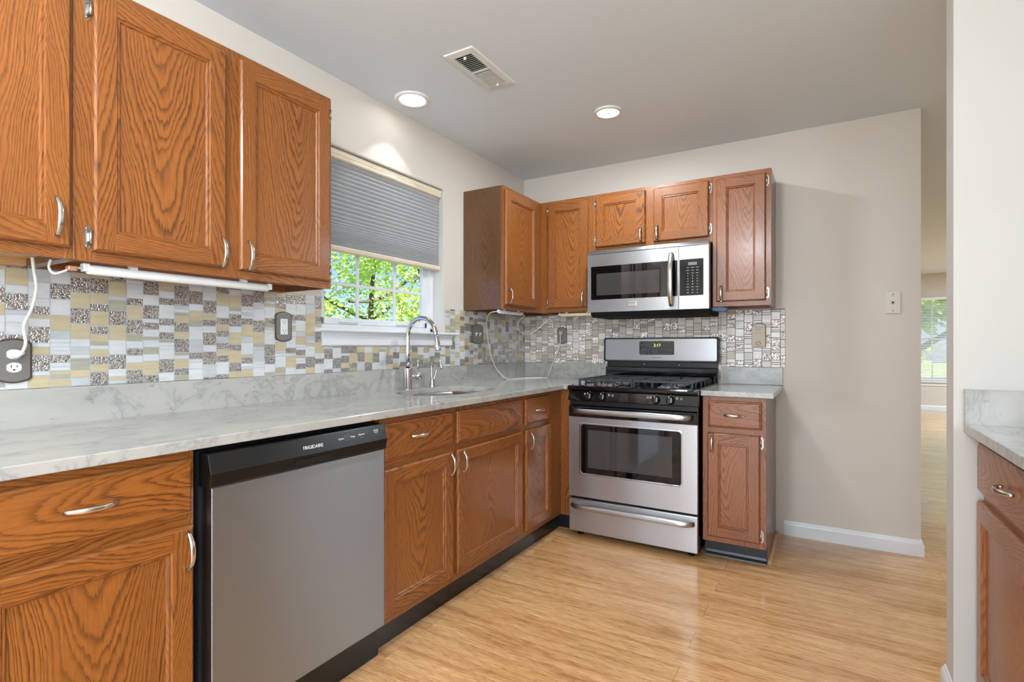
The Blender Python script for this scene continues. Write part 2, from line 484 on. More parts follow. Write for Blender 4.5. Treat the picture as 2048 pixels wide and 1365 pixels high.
# ------------------------------------------------------------------ mesh builder
class MB:
    def __init__(self, seed=0):
        self.bm = bmesh.new()
        self.uv = self.bm.loops.layers.uv.new('UVMap')
        self.pc = self.bm.loops.layers.uv.new('piece')
        self.rnd = random.Random(seed)

    def face(self, pts, mi=0, grain='z', center=None, piece=None, smooth=False):
        vs = [self.bm.verts.new(p) for p in pts]
        try:
            f = self.bm.faces.new(vs)
        except ValueError:
            return None
        f.material_index = mi
        f.smooth = smooth
        self.map(f, grain, center, piece)
        return f

    def map(self, f, grain, center, piece):
        if center is None:
            center = (0, 0, 0)
        if piece is None:
            piece = (0.5, 0.0)
        f.normal_update()
        n = f.normal
        gi = 'xyz'.index(grain)
        ax = [i for i in range(3) if i != gi]
        # across axis: the one least aligned with the normal
        a = ax[0] if abs(n[ax[0]]) < abs(n[ax[1]]) else ax[1]
        for lp in f.loops:
            c = lp.vert.co
            lp[self.uv].uv = (c[a] - center[a], c[gi] - center[gi])
            lp[self.pc].uv = piece

    def piece(self, wide=False):
        s = self.rnd.random()
        off = self.rnd.uniform(-0.04, 0.04) if wide else self.rnd.choice([-1, 1]) * self.rnd.uniform(0.02, 0.22)
        return (s, off)

    def box(self, x0, x1, y0, y1, z0, z1, mi=0, grain='z', piece=None, wide=False, skip=()):
        if x0 > x1: x0, x1 = x1, x0
        if y0 > y1: y0, y1 = y1, y0
        if z0 > z1: z0, z1 = z1, z0
        if piece is None:
            piece = self.piece(wide)
        c = ((x0 + x1) / 2, (y0 + y1) / 2, (z0 + z1) / 2)
        v = [self.bm.verts.new(p) for p in ((x0, y0, z0), (x1, y0, z0), (x1, y1, z0), (x0, y1, z0), (x0, y0, z1), (x1, y0, z1), (x1, y1, z1), (x0, y1, z1))]
        for k, ids in (('z-', (0, 3, 2, 1)), ('z+', (4, 5, 6, 7)), ('y-', (0, 1, 5, 4)), ('x+', (1, 2, 6, 5)), ('y+', (2, 3, 7, 6)), ('x-', (3, 0, 4, 7))):
            if k in skip:
                continue
            f = self.bm.faces.new([v[i] for i in ids])
            f.material_index = mi
            self.map(f, grain, c, piece)
        return self

    def prism(self, prof, x0, x1, mi=0, axis='x', smooth=False, cap_mi=None):
        """extrude a closed profile along an axis. prof: (a,b) pairs in the two remaining axes"""
        def P(a, b, t):
            return {'x': (t, a, b), 'y': (a, t, b), 'z': (a, b, t)}[axis]
        A = [self.bm.verts.new(P(a, b, x0)) for a, b in prof]
        B = [self.bm.verts.new(P(a, b, x1)) for a, b in prof]
        n = len(prof)
        fs = []
        for i in range(n):
            j = (i + 1) % n
            f = self.bm.faces.new((A[i], A[j], B[j], B[i])); f.material_index = mi; f.smooth = smooth; fs.append(f)
        for ring in (list(reversed(A)), B):
            f = self.bm.faces.new(ring); f.material_index = mi if cap_mi is None else cap_mi; fs.append(f)
        pc = self.piece()
        for f in fs:
            self.map(f, axis, (0, 0, 0), pc)
        return self

    def tube(self, pts, r, n=10, mi=0, caps=True, flat=1.0, up=None):
        """sweep a round (or flattened) section through points; r may be a list"""
        pts = [Vector(p) for p in pts]
        m = len(pts)
        rs = r if isinstance(r, (list, tuple)) else [r] * m
        T = []
        for i in range(m):
            a = pts[max(0, i - 1)]; b = pts[min(m - 1, i + 1)]
            t = (b - a)
            T.append(t.normalized() if t.length > 1e-9 else Vector((0, 0, 1)))
        ref = Vector(up) if up else (Vector((0, 0, 1)) if abs(T[0].z) < 0.9 else Vector((1, 0, 0)))
        nrm = (ref - T[0] * ref.dot(T[0])).normalized()
        rings = []
        for i in range(m):
            nrm = nrm - T[i] * nrm.dot(T[i])
            if nrm.length < 1e-6:
                nrm = T[i].orthogonal()
            nrm.normalize()
            bn = T[i].cross(nrm)
            rings.append([self.bm.verts.new(pts[i] + (nrm * math.cos(2 * PI * k / n) * flat + bn * math.sin(2 * PI * k / n)) * rs[i]) for k in range(n)])
        for i in range(m - 1):
            for k in range(n):
                f = self.bm.faces.new((rings[i][k], rings[i][(k + 1) % n], rings[i + 1][(k + 1) % n], rings[i + 1][k]))
                f.smooth = True; f.material_index = mi
        if caps:
            f = self.bm.faces.new(list(reversed(rings[0]))); f.material_index = mi
            f = self.bm.faces.new(rings[-1]); f.material_index = mi
        return self

    def lathe(self, prof, origin=(0, 0, 0), axis='z', n=32, mi=0, smooth=True, sx=1.0, sy=1.0):
        """revolve (r, t) profile about an axis through origin"""
        o = Vector(origin)
        def P(r, t, a):
            c, s = math.cos(a) * r * sx, math.sin(a) * r * sy
            return o + Vector({'z': (c, s, t), 'y': (c, t, s), 'x': (t, c, s)}[axis])
        rings = []
        for r, t in prof:
            if r < 1e-6:
                rings.append([self.bm.verts.new(P(0, t, 0))])
            else:
                rings.append([self.bm.verts.new(P(r, t, 2 * PI * k / n)) for k in range(n)])
        for i in range(len(rings) - 1):
            a, b = rings[i], rings[i + 1]
            for k in range(n):
                k2 = (k + 1) % n
                if len(a) == 1 and len(b) == 1:
                    continue
                if len(a) == 1:
                    f = self.bm.faces.new((a[0], b[k], b[k2]))
                elif len(b) == 1:
                    f = self.bm.faces.new((a[k], b[0], a[k2]))
                else:
                    f = self.bm.faces.new((a[k], b[k], b[k2], a[k2]))
                f.smooth = smooth; f.material_index = mi
        return self

    def ring(self, a, b, mi, grains, pieces, center=(0, 0, 0)):
        """four mitred faces between two rectangles (x0,x1,z0,z1,y), front facing -y. order L,T,R,B"""
        def pts(r):
            x0, x1, z0, z1, y = r
            return [(x0, y, z0), (x0, y, z1), (x1, y, z1), (x1, y, z0)]
        A, B = pts(a), pts(b)
        for i in range(4):
            j = (i + 1) % 4
            self.face([A[i], B[i], B[j], A[j]], mi, grains[i % 2], center, pieces[i])

    def build(self, name, mats, parent=None, bevel=0.0, loc=None, rot=None, segs=2, smooth_angle=None, fix=True):
        if fix:
            bmesh.ops.recalc_face_normals(self.bm, faces=self.bm.faces[:])
        me = bpy.data.meshes.new(name)
        self.bm.to_mesh(me)
        self.bm.free()
        if not isinstance(mats, (list, tuple)):
            mats = [mats]
        for m in mats:
            me.materials.append(M[m] if isinstance(m, str) else m)
        o = bpy.data.objects.new(name, me)
        COL.objects.link(o)
        if parent is not None:
            o.parent = parent
        if loc is not None: o.location = loc
        if rot is not None: o.rotation_euler = rot
        if bevel > 0:
            md = o.modifiers.new('bevel', 'BEVEL')
            md.width = bevel; md.segments = segs; md.limit_method = 'ANGLE'; md.angle_limit = math.radians(40)
            md.harden_normals = False
        return o

def tag(o, label, cat=None, group=None, kind=None):
    if label: o['label'] = label
    if cat: o['category'] = cat
    if group: o['group'] = group
    if kind: o['kind'] = kind
    return o

def thing(name, label, cat, loc=(0, 0, 0), rotz=0.0, group=None):
    o = bpy.data.objects.new(name, None)
    o.empty_display_size = 0.1
    o.location = loc; o.rotation_euler = (0, 0, rotz)
    COL.objects.link(o)
    return tag(o, label, cat, group)

def struct(name, mb, mats, **kw):
    return tag(mb.build(name, mats, **kw), None, kind='structure')

def spline(pts, k=8):
    """Catmull-Rom through points"""
    P = [Vector(p) for p in pts]
    out = []
    for i in range(len(P) - 1):
        p0 = P[max(0, i - 1)]; p1 = P[i]; p2 = P[i + 1]; p3 = P[min(len(P) - 1, i + 2)]
        for s in range(k):
            t = s / k
            out.append(0.5 * ((2 * p1) + (-p0 + p2) * t + (2 * p0 - 5 * p1 + 4 * p2 - p3) * t * t + (-p0 + 3 * p1 - 3 * p2 + p3) * t ** 3))
    out.append(P[-1])
    return out

def lettering(name, items, mat, parent, rot=(PI / 2, 0, 0), extrude=0.0003):
    """items: (text, x, y, z, size, align, spacing, rotation) in the parent's frame, facing local -y; one mesh per text"""
    for it in items:
        txt, x, y, z, size = it[:5]
        al = it[5] if len(it) > 5 else 'CENTER'
        cu = bpy.data.curves.new('lettering_curve', 'FONT')
        cu.body = txt; cu.size = size; cu.align_x = al; cu.align_y = 'CENTER'; cu.extrude = extrude; cu.resolution_u = 3
        if len(it) > 6: cu.space_character = it[6]
        ob = bpy.data.objects.new('lettering_tmp', cu)
        COL.objects.link(ob)
        bpy.context.view_layer.update()
        dg = bpy.context.evaluated_depsgraph_get()
        me = bpy.data.meshes.new_from_object(ob.evaluated_get(dg))
        bpy.data.objects.remove(ob, do_unlink=True)
        bpy.data.curves.remove(cu)
        me.name = name
        me.materials.clear()
        me.materials.append(M[mat])
        o = bpy.data.objects.new(name, me)
        COL.objects.link(o)
        o.parent = parent
        o.location = (x, y, z)
        o.rotation_euler = it[7] if len(it) > 7 else rot

def rrect(x0, x1, z0, z1, r, n=6):
    pts = []
    for cx, cz, a0 in ((x1 - r, z1 - r, 0), (x0 + r, z1 - r, 90), (x0 + r, z0 + r, 180), (x1 - r, z0 + r, 270)):
        for k in range(n + 1):
            a = math.radians(a0 + 90 * k / n)
            pts.append((cx + r * math.cos(a), cz + r * math.sin(a)))
    return pts

# ================================================================== SETTING
XR = 3.08       # wall behind the right-hand counter
YB = -6.2       # wall behind the camera
XO = 0.62       # not used by geometry far away
# floor
fb = MB(); fb.box(-0.12, 5.2, YB - 0.12, 0.735, -0.06, 0, grain='x'); struct('floor', fb, 'floor')
fb = MB(); fb.box(-0.12, 6.5, 0.735, 8.52, -0.06, 0, grain='x'); struct('floor', fb, 'floor_far')
# ceiling
cb = MB(); cb.box(-0.14, 6.6, YB - 0.14, 8.54, H, H + 0.12); struct('ceiling', cb, 'ceiling')

# left wall with window opening (thickness 0.14)
WY0, WY1, WZ0, WZ1 = -1.955, -1.019, 1.225, 2.135
wl = MB()
TW = 0.14
wl.box(-TW, 0, YB, WY0, 0, H)
wl.box(-TW, 0, WY1, 0.0, 0, H)
wl.box(-TW, 0, WY0, WY1, 0, WZ0)
wl.box(-TW, 0, WY0, WY1, WZ1, H)
struct('wall_left', wl, 'wall')
wb = MB(); wb.box(-TW, 2.499, 0, 0.125, 0, H); struct('wall_back', wb, 'wall')
ws = MB(); ws.box(2.398, 4.0, -1.5, -1.387, 0, H); struct('wall_stub', ws, 'wall_white')
wr = MB()
wr.box(XR, XR + 0.12, YB, -5.5, 0, H); wr.box(XR, XR + 0.12, -4.0, -1.5, 0, H)
wr.box(XR, XR + 0.12, -5.5, -4.0, 0, 0.92); wr.box(XR, XR + 0.12, -5.5, -4.0, 2.08, H)
struct('wall_right', wr, 'wall_white')
# wall behind the camera, with an added patio door opening for fill light
wf = MB()
wf.box(-TW, 0.6, YB - 0.12, YB, 0, H); wf.box(2.4, XR + 0.12, YB - 0.12, YB, 0, H); wf.box(0.6, 2.4, YB - 0.12, YB, 2.08, H)
struct('wall_front', wf, 'wall_white')
df = MB()
for a, b_ in ((0.6, 0.66), (2.34, 2.4), (1.46, 1.54)):
    df.box(a, b_, YB - 0.09, YB - 0.03, 0, 2.08)
df.box(0.6, 2.4, YB - 0.09, YB - 0.03, 2.0, 2.08); df.box(0.6, 2.4, YB - 0.09, YB - 0.03, 0, 0.07)
struct('added_patio_door', df, 'vinyl')  # frame of the invented patio door that carries the fill light
df = MB()
for a, b_ in ((-5.5, -5.45), (-4.05, -4.0), (-4.77, -4.73)):
    df.box(XR + 0.03, XR + 0.09, a, b_, 0.92, 2.08)
df.box(XR + 0.03, XR + 0.09, -5.5, -4.0, 2.03, 2.08); df.box(XR + 0.03, XR + 0.09, -5.5, -4.0, 0.92, 0.97); df.box(XR - 0.03, XR + 0.03, -5.54, -3.96, 0.90, 0.92)
struct('added_side_window', df, 'vinyl')  # unseen window added so fill light reaches the left wall
# hall and far room
wh = MB(); wh.box(4.9, 5.02, -1.5, 3.0, 0, H); struct('wall_hall', wh, 'wall')
wh = MB(); wh.box(5.02, 6.6, 3.0, 3.12, 0, H); struct('wall_corner', wh, 'wall')
wh = MB(); wh.box(4.0, 4.9, -1.5, -1.387, 0, H); struct('wall_hall_end', wh, 'wall')
wh = MB(); wh.box(6.5, 6.62, 3.12, 8.52, 0, H); struct('wall_far_right', wh, 'wall')
wh = MB(); wh.box(-TW, 0, 0.125, 8.4, 0, H); struct('wall_far_left', wh, 'wall')
FX0, FX1, FZ0, FZ1 = 3.18, 4.2, 0.53, 2.04
wf2 = MB()
wf2.box(-TW, FX0, 8.4, 8.52, 0, H); wf2.box(FX1, 6.6, 8.4, 8.52, 0, H)
wf2.box(FX0, FX1, 8.4, 8.52, 0, FZ0); wf2.box(FX0, FX1, 8.4, 8.52, FZ1, H)
struct('wall_far', wf2, 'wall')

# baseboards: profile (depth, height)
BP = [(0, 0), (0.014, 0), (0.014, 0.066), (0.010, 0.076), (0.006, 0.080), (0.004, 0.088), (0, 0.088)]
bb = MB()
bb.prism([(-d, z) for d, z in BP], 1.83, 2.499, axis='x')
bb.prism([(2.499 + d, z) for d, z in BP], -0.014, 0.13, axis='y')
struct('baseboard_back', bb, 'trim')
bb = MB()
bb.prism([(2.398 - d, z) for d, z in BP], -1.514, -1.373, axis='y')
bb.prism([(-1.5 - d, z) for d, z in BP], 2.398, 2.455, axis='x')
bb.prism([(-1.387 + d, z) for d, z in BP], 2.398, 4.0, axis='x')
struct('baseboard_stub', bb, 'trim')
bb = MB(); bb.prism([(8.4 - d, z) for d, z in BP], 0, 6.5, axis='x'); struct('baseboard_far', bb, 'trim')
bb = MB(); bb.prism([(YB + d, z) for d, z in BP], 2.4, XR, axis='x'); bb.prism([(YB + d, z) for d, z in BP], 0.0, 0.6, axis='x'); struct('baseboard_front', bb, 'trim')

# ---- window 1 over the sink (faces +x): local x -> world y, local y -> world -x
def window_one():
    o = bpy.data.objects.new('window_1', None); COL.objects.link(o); o['kind'] = 'structure'
    o.location = (0, 0, 0); o.rotation_euler = (0, 0, PI / 2)
    # in local coords: x = world y, y = -world x
    f = MB()
    d0, d1 = 0.075, 0.14
    f.box(WY0, WY0 + 0.045, d0, d1, WZ0 + 0.01, WZ1); f.box(WY1 - 0.045, WY1, d0, d1, WZ0 + 0.01, WZ1)
    f.box(WY0, WY1, d0, d1, WZ1 - 0.045, WZ1); f.box(WY0, WY1, d0, d1, WZ0 + 0.01, WZ0 + 0.04)
    f.box(WY1 - 0.058, WY1 - 0.045, d0 + 0.01, d1, WZ0 + 0.01, WZ1)
    f.build('window_frame', 'vinyl', o, bevel=0.002)
    s = MB()
    a, b_ = WY0 + 0.058, WY1 - 0.058
    s.box(a, b_, 0.09, 0.118, WZ0 + 0.042, WZ0 + 0.075)                # bottom rail
    s.box(a, b_, 0.09, 0.118, 1.685, 1.73)                             # meeting rail
    s.box(a, a + 0.036, 0.09, 0.118, WZ0 + 0.042, 1.73); s.box(b_ - 0.036, b_, 0.09, 0.118, WZ0 + 0.042, 1.73)
    s.build('lower_sash', 'vinyl', o, bevel=0.002)
    s = MB()
    s.box(a, b_, 0.118, 0.135, 1.70, 1.74); s.box(a, b_, 0.118, 0.135, 2.05, 2.09)
    s.box(a, a + 0.034, 0.118, 0.135, 1.70, 2.09); s.box(b_ - 0.034, b_, 0.118, 0.135, 1.70, 2.09)
    s.build('upper_sash', 'vinyl', o, bevel=0.002)
    g = MB()
    for yy in (-1.633, -1.351):
        g.box(yy - 0.008, yy + 0.008, 0.098, 0.110, WZ0 + 0.07, 1.69)
        g.box(yy - 0.008, yy + 0.008, 0.122, 0.131, 1.735, 2.06)
    g.box(a + 0.03, b_ - 0.03, 0.0985, 0.1095, 1.468, 1.484)
    g.box(a + 0.03, b_ - 0.03, 0.1225, 0.1305, 1.89, 1.906)
    g.build('muntin', 'vinyl', o, bevel=0.001)
    p = MB(); p.box(a + 0.03, b_ - 0.03, 0.102, 0.106, WZ0 + 0.07, 1.69); p.box(a + 0.03, b_ - 0.03, 0.125, 0.128, 1.735, 2.06)
    p.build('pane', 'glass', o)
    lt = MB()
    for c in (-1.70, -1.28):
        lt.box(c - 0.07, c + 0.07, 0.078, 0.092, WZ0 + 0.052, WZ0 + 0.060)
        lt.box(c + 0.05, c + 0.07, 0.080, 0.092, WZ0 + 0.040, WZ0 + 0.056)
    lt.lathe([(0, -0.0), (0.008, 0.0), (0.009, 0.006), (0.006, 0.012), (0, 0.013)], (-1.20, 0.045, 1.238), n=16)
    lt.build('sash_lift', 'vinyl', o, bevel=0.001)
    st = MB()
    st.prism([(0.075, 1.222), (-0.034, 1.222), (-0.042, 1.226), (-0.044, 1.232), (-0.040, 1.238), (0.075, 1.238)], WY0, WY1, axis='x')
    st.prism([(0.0, 1.222), (-0.034, 1.222), (-0.042, 1.226), (-0.044, 1.232), (-0.040, 1.238), (0.0, 1.238)], WY0 - 0.04, WY0, axis='x')
    st.prism([(0.0, 1.222), (-0.034, 1.222), (-0.042, 1.226), (-0.044, 1.232), (-0.040, 1.238), (0.0, 1.238)], WY1, WY1 + 0.10, axis='x')
    st.build('window_sill', 'trim', o, bevel=0.001)
    ap = MB()
    ap.prism([(0.0, 1.156), (-0.010, 1.156), (-0.014, 1.162), (-0.014, 1.208), (-0.020, 1.214), (-0.020, 1.222), (0.0, 1.222)], WY0 - 0.0, WY1 + 0.065, axis='x')
    ap.build('window_apron', 'trim', o)
    jr = MB()
    jr.box(WY0 - 0.0, WY0 + 0.004, 0.002, 0.076, WZ0 + 0.013, WZ1); jr.box(WY1 - 0.004, WY1, 0.002, 0.076, WZ0 + 0.013, WZ1)
    jr.box(WY0, WY1, 0.002, 0.076, WZ1 - 0.004, WZ1)
    jr.build('window_jamb', 'wall_white', o)
    return o
window_one()

# ---- window 2 in the far room
def window_two():
    o = bpy.data.objects.new('window_2', None); COL.objects.link(o); o['kind'] = 'structure'
    f = MB()
    for a, b_ in ((FX0, FX0 + 0.05), (FX1 - 0.05, FX1)):
        f.box(a, b_, 8.42, 8.48, FZ0, FZ1)
    f.box(FX0, FX1, 8.42, 8.48, FZ0, FZ0 + 0.05); f.box(FX0, FX1, 8.42, 8.48, FZ1 - 0.05, FZ1)
    f.box(FX0, FX1, 8.43, 8.47, 1.26, 1.30)
    f.box(3.68, 3.70, 8.445, 8.46, FZ0, FZ1)
    f.build('window_frame', 'vinyl', o)
    p = MB(); p.box(FX0 + 0.04, FX1 - 0.04, 8.455, 8.459, FZ0 + 0.03, FZ1 - 0.03); p.build('pane', 'glass', o)
    s = MB(); s.box(FX0 - 0.06, FX1 + 0.06, 8.35, 8.42, FZ0 - 0.03, FZ0); s.box(FX0 - 0.04, FX1 + 0.04, 8.385, 8.4, FZ0 - 0.09, FZ0 - 0.03)
    s.build('window_sill', 'trim', o, bevel=0.003)
window_two()
vb = thing('venetian_blind', 'white horizontal slat blind lowered over the far room window', 'blind', (FX0 + 0.01, 8.39, FZ0 + 0.005))
m = MB(); m.box(0, FX1 - FX0 - 0.02, -0.02, 0.02, FZ1 - FZ0 - 0.06, FZ1 - FZ0 - 0.01); m.build('headrail', 'white_plastic', vb)
m = MB()
nz = 50
for i in range(nz):
    z = 0.03 + i * (FZ1 - FZ0 - 0.10) / nz
    m.face([(0.005, -0.012, z - 0.008), (FX1 - FX0 - 0.025, -0.012, z - 0.008), (FX1 - FX0 - 0.025, 0.012, z + 0.009), (0.005, 0.012, z + 0.009)])
m.build('slats', 'white_plastic', vb, fix=False)
m = MB(); m.box(0, FX1 - FX0 - 0.02, -0.014, 0.014, 0.0, 0.02); m.build('bottom_rail', 'white_plastic', vb)

# ================================================================== CABINETS
def pull(parent, cx, cz, vertical, y=-0.0195, name='handle', mat='nickel'):
    m = MB()
    pts, rs = [], []
    n = 18
    for i in range(n + 1):
        t = -1 + 2 * i / n
        out = 0.003 + 0.024 * (1 - abs(t) ** 2.6)
        rs.append(0.0050 + 0.0018 * (1 - t * t))
        a = 0.051 * t
        pts.append((0, -out, a) if vertical else (a, -out, 0))
    m.tube(pts, rs, n=10, flat=0.55, up=(0, -1, 0))
    for s in (-1, 1):
        a = 0.046 * s
        if vertical:
            m.tube([(0, 0, a), (0, -0.010, a)], 0.0045, n=8)
        else:
            m.tube([(a, 0, 0), (a, -0.010, 0)], 0.0045, n=8)
    return m.build(name, mat, parent, loc=(cx, y, cz))

HINGE_ME = {}
def hinge(parent, x, z, side):
    """semi-concealed hinge on the face frame beside a door edge at x; side = +1 leaf to the right of the edge"""
    m = MB()
    s = side
    # scalloped leaf
    prof = [(0.0035, -0.030), (0.009, -0.033), (0.012, -0.029), (0.016, -0.024), (0.016, 0.024), (0.012, 0.029), (0.009, 0.033), (0.0035, 0.030)]
    m.prism([(s * a, b_) for a, b_ in prof] if s > 0 else [(s * a, b_) for a, b_ in reversed(prof)], -0.0022, 0.0, axis='y')
    m.tube([(s * 0.0045, -0.011, -0.019), (s * 0.0045, -0.011, 0.019)], 0.0042, n=10)
    m.box(s * 0.001, s * 0.008, -0.012, 0, -0.012, 0.012)
    for zz in (-0.024, 0.024):
        m.lathe([(0.0032, -0.002), (0.0032, -0.0036), (0, -0.004)], (s * 0.0105, 0, zz), axis='y', n=10)
    return m.build('hinge', 'hinge', parent, loc=(x, -0.0005, z))

def door_mesh(w, h, seed, fw=0.055, mat='oak', horizontal=False):
    m = MB(seed)
    yb, yf = -0.0005, -0.0195
    z0, z1 = 0.0, h
    ps = [m.piece() for _ in range(4)]
    c = (w / 2, 0, h / 2)
    e = 0.007
    r0 = (0, w, 0, h, yb); r1 = (0, w, 0, h, yf + 0.009); r2 = (0.002, w - 0.002, 0.002, h - 0.002, yf + 0.005); r3 = (e, w - e, e, h - e, yf)
    g = ('z', 'x')
    m.ring(r0, r1, 0, g, ps, c); m.ring(r1, r2, 0, g, ps, c); m.ring(r2, r3, 0, g, ps, c)
    # flat frame: full-height stiles, rails between
    def flat(x0, x1, za, zb, gr, pc):
        cc = ((x0 + x1) / 2, 0, (za + zb) / 2)
        m.face([(x0, yf, za), (x1, yf, za), (x1, yf, zb), (x0, yf, zb)], 0, gr, cc, pc)
    i_ = fw
    flat(e, i_, e, h - e, 'z', ps[0]); flat(w - i_, w - e, e, h - e, 'z', ps[2])
    flat(i_, w - i_, h - i_, h - e, 'x', ps[1]); flat(i_, w - i_, e, i_, 'x', ps[3])
    a = (i_, w - i_, i_, h - i_, yf)
    b1 = (i_ + 0.003, w - i_ - 0.003, i_ + 0.003, h - i_ - 0.003, yf + 0.005)
    b2 = (i_ + 0.008, w - i_ - 0.008, i_ + 0.008, h - i_ - 0.008, yf + 0.0045)
    b3 = (i_ + 0.012, w - i_ - 0.012, i_ + 0.012, h - i_ - 0.012, yf + 0.0105)
    m.ring(a, b1, 0, g, ps, c); m.ring(b1, b2, 0, g, ps, c); m.ring(b2, b3, 0, g, ps, c)
    k = i_ + 0.012
    pc = m.piece(True)
    m.face([(k, yf + 0.0105, k), (w - k, yf + 0.0105, k), (w - k, yf + 0.0105, h - k), (k, yf + 0.0105, h - k)], 0, 'z', c, pc)
    m.face([(0, yb, 0), (w, yb, 0), (w, yb, h), (0, yb, h)], 0, 'z', c, pc)
    return m

def drawer_mesh(w, h, seed):
    m = MB(seed)
    yb, yf = -0.0005, -0.0195
    pc = m.piece(True); ps = [pc] * 4
    c = (w / 2, 0, h / 2)
    g = ('x', 'x')
    rr = [(0, w, 0, h, yb), (0, w, 0, h, yf + 0.010), (0.002, w - 0.002, 0.002, h - 0.002, yf + 0.006), (0.008, w - 0.008, 0.008, h - 0.008, yf + 0.0035), (0.012, w - 0.012, 0.012, h - 0.012, yf)]
    for a, b_ in zip(rr, rr[1:]):
        m.ring(a, b_, 0, g, ps, c)
    x0, x1, z0, z1, y = rr[-1]
    m.face([(x0, y, z0), (x1, y, z0), (x1, y, z1), (x0, y, z1)], 0, 'x', c, pc)
    m.face([(0, yb, 0), (w, yb, 0), (w, yb, h), (0, yb, h)], 0, 'x', c, pc)
    return m

SEED = [100]
def cabinet(name, label, loc, rotz, w, h, depth, fronts, upper=True, toe=None, mat='oak', under='oak', group=None, left_open=False, fixed_seed=None):
    """local frame: x to the right seen from the front, y into the cabinet, z up; face frame occupies y 0..0.019"""
    SEED[0] += 17
    sd = fixed_seed or SEED[0]
    t = thing(name, label, 'cabinet', loc, rotz, group)
    zb = 0.0
    c = MB(sd)
    c.box(0, 0.014, 0.019, depth, zb, h, 2, 'z', wide=True)
    c.box(w - 0.014, w, 0.019, depth, zb, h, 2, 'z', wide=True)
    c.box(0.014, w - 0.014, depth - 0.006, depth, zb, h, 1, 'z')
    lift = 0.022 if upper else 0.0
    c.box(0.014, w - 0.014, 0.019, depth - 0.006, zb + lift, zb + lift + 0.014, 1, 'x', wide=True)
    if upper:
        c.box(0.014, w - 0.014, 0.019, depth - 0.006, h - 0.014, h, 1, 'x')
        c.box(0.014, w - 0.014, depth - 0.03, depth - 0.006, zb + 0.001, zb + lift, 1, 'x')
    c.build('carcass', [mat, under, 'oak_side'], t)
    # face frame boards
    f = MB(sd + 1)
    xs = sorted(set([round(d['x0'], 4) for d in fronts]))
    cols = []
    for x in xs:
        cols.append((x, max(d['x1'] for d in fronts if abs(d['x0'] - x) < 0.02)))
    lap = 0.010
    edges = [0.0] + [v for a, b_ in cols for v in (a + lap, b_ - lap)] + [w]
    for i in range(0, len(edges), 2):
        f.box(edges[i], edges[i + 1], 0, 0.0188, zb, h, 0, 'z')
    for a, b_ in cols:
        zs = sorted([(d['z0'], d['z1']) for d in fronts if abs(d['x0'] - a) < 0.02])
        prev = zb
        for z0, z1 in zs:
            if z0 + lap > prev:
                f.box(a + lap, b_ - lap, 0.0001, 0.0187, prev, z0 + lap, 0, 'x')
            prev = z1 - lap
        f.box(a + lap, b_ - lap, 0.0001, 0.0187, prev, h, 0, 'x')
    f.build('face_frame', mat, t, bevel=0.0008)
    for i, d in enumerate(fronts):
        dw, dh = d['x1'] - d['x0'], d['z1'] - d['z0']
        s2 = d.get('seed', sd + 5 + i)
        if d['t'] == 'door':
            o = door_mesh(dw, dh, s2).build('door', mat, t, loc=(d['x0'], 0, d['z0']))
        else:
            o = drawer_mesh(dw, dh, s2).build('drawer', mat, t, loc=(d['x0'], 0, d['z0']))
        hd = d.get('h')
        if hd:
            hx, hz, vert = hd
            pull(o, hx - d['x0'], hz - d['z0'], vert)
        hg = d.get('hinge')
        if hg:
            for z in hg[1]:
                if hg[0] == 'R':
                    hinge(o, dw, z - d['z0'], 1)
                else:
                    hinge(o, 0.0, z - d['z0'], -1)
    if toe:
        k = MB(sd + 9)
        k.box(0.0, w, toe[0], toe[0] + 0.012, -toe[1], 0.0)
        if len(toe) > 2:
            k.prism([(toe[0], -toe[1]), (toe[0] - 0.016, -toe[1]), (toe[0] - 0.014, -toe[1] + 0.006), (toe[0] - 0.004, -toe[1] + 0.018), (toe[0], -toe[1] + 0.03)], 0.004, w - 0.004)
        k.build('toe_kick', 'toe', t)
    return t

ROT_L, ROT_R = PI / 2, -PI / 2
UZ0, UZ1 = 1.390, 2.170
UH = UZ1 - UZ0
def ufr(x0, x1, z0=1.418, z1=2.145, **k):
    d = dict(t='door', x0=x0, x1=x1, z0=z0 - UZ0, z1=z1 - UZ0); d.update(k); return d

# leftmost upper: y -3.63 .. -3.022
y0 = -3.632
cabinet('upper_cabinet', 'large oak upper cabinet at the left edge, with a bare pale wood underside', (0.305, y0, UZ0), ROT_L, -3.022 - y0, UH, 0.303,
        [ufr(-3.612 - y0, -3.029 - y0, h=(-3.062 - y0, 1.495 - UZ0, True), seed=5)], under='maple')
# two-door upper left of the window
y0 = -3.021
cabinet('upper_cabinet', 'two-door oak upper cabinet left of the window with a white light tube beneath', (0.305, y0, UZ0), ROT_L, -2.155 - y0, UH, 0.303,
        [ufr(-2.980 - y0, -2.604 - y0, h=(-2.622 - y0, 1.468 - UZ0, True), hinge=('L', (2.085 - UZ0, 1.455 - UZ0)), seed=11),
         ufr(-2.556 - y0, -2.172 - y0, h=(-2.528 - y0, 1.470 - UZ0, True), hinge=('R', (2.100 - UZ0, 1.462 - UZ0)), seed=23)])
# corner upper on the left wall
y0 = -0.813
cabinet('upper_cabinet', 'narrow oak corner cabinet right of the window, its side panel facing the window', (0.305, y0, UZ0), ROT_L, -0.001 - y0, UH, 0.303,
        [ufr(-0.797 - y0, -0.378 - y0, h=(-0.765 - y0, 1.475 - UZ0, True), hinge=('R', (2.105 - UZ0, 1.455 - UZ0)), seed=31)])
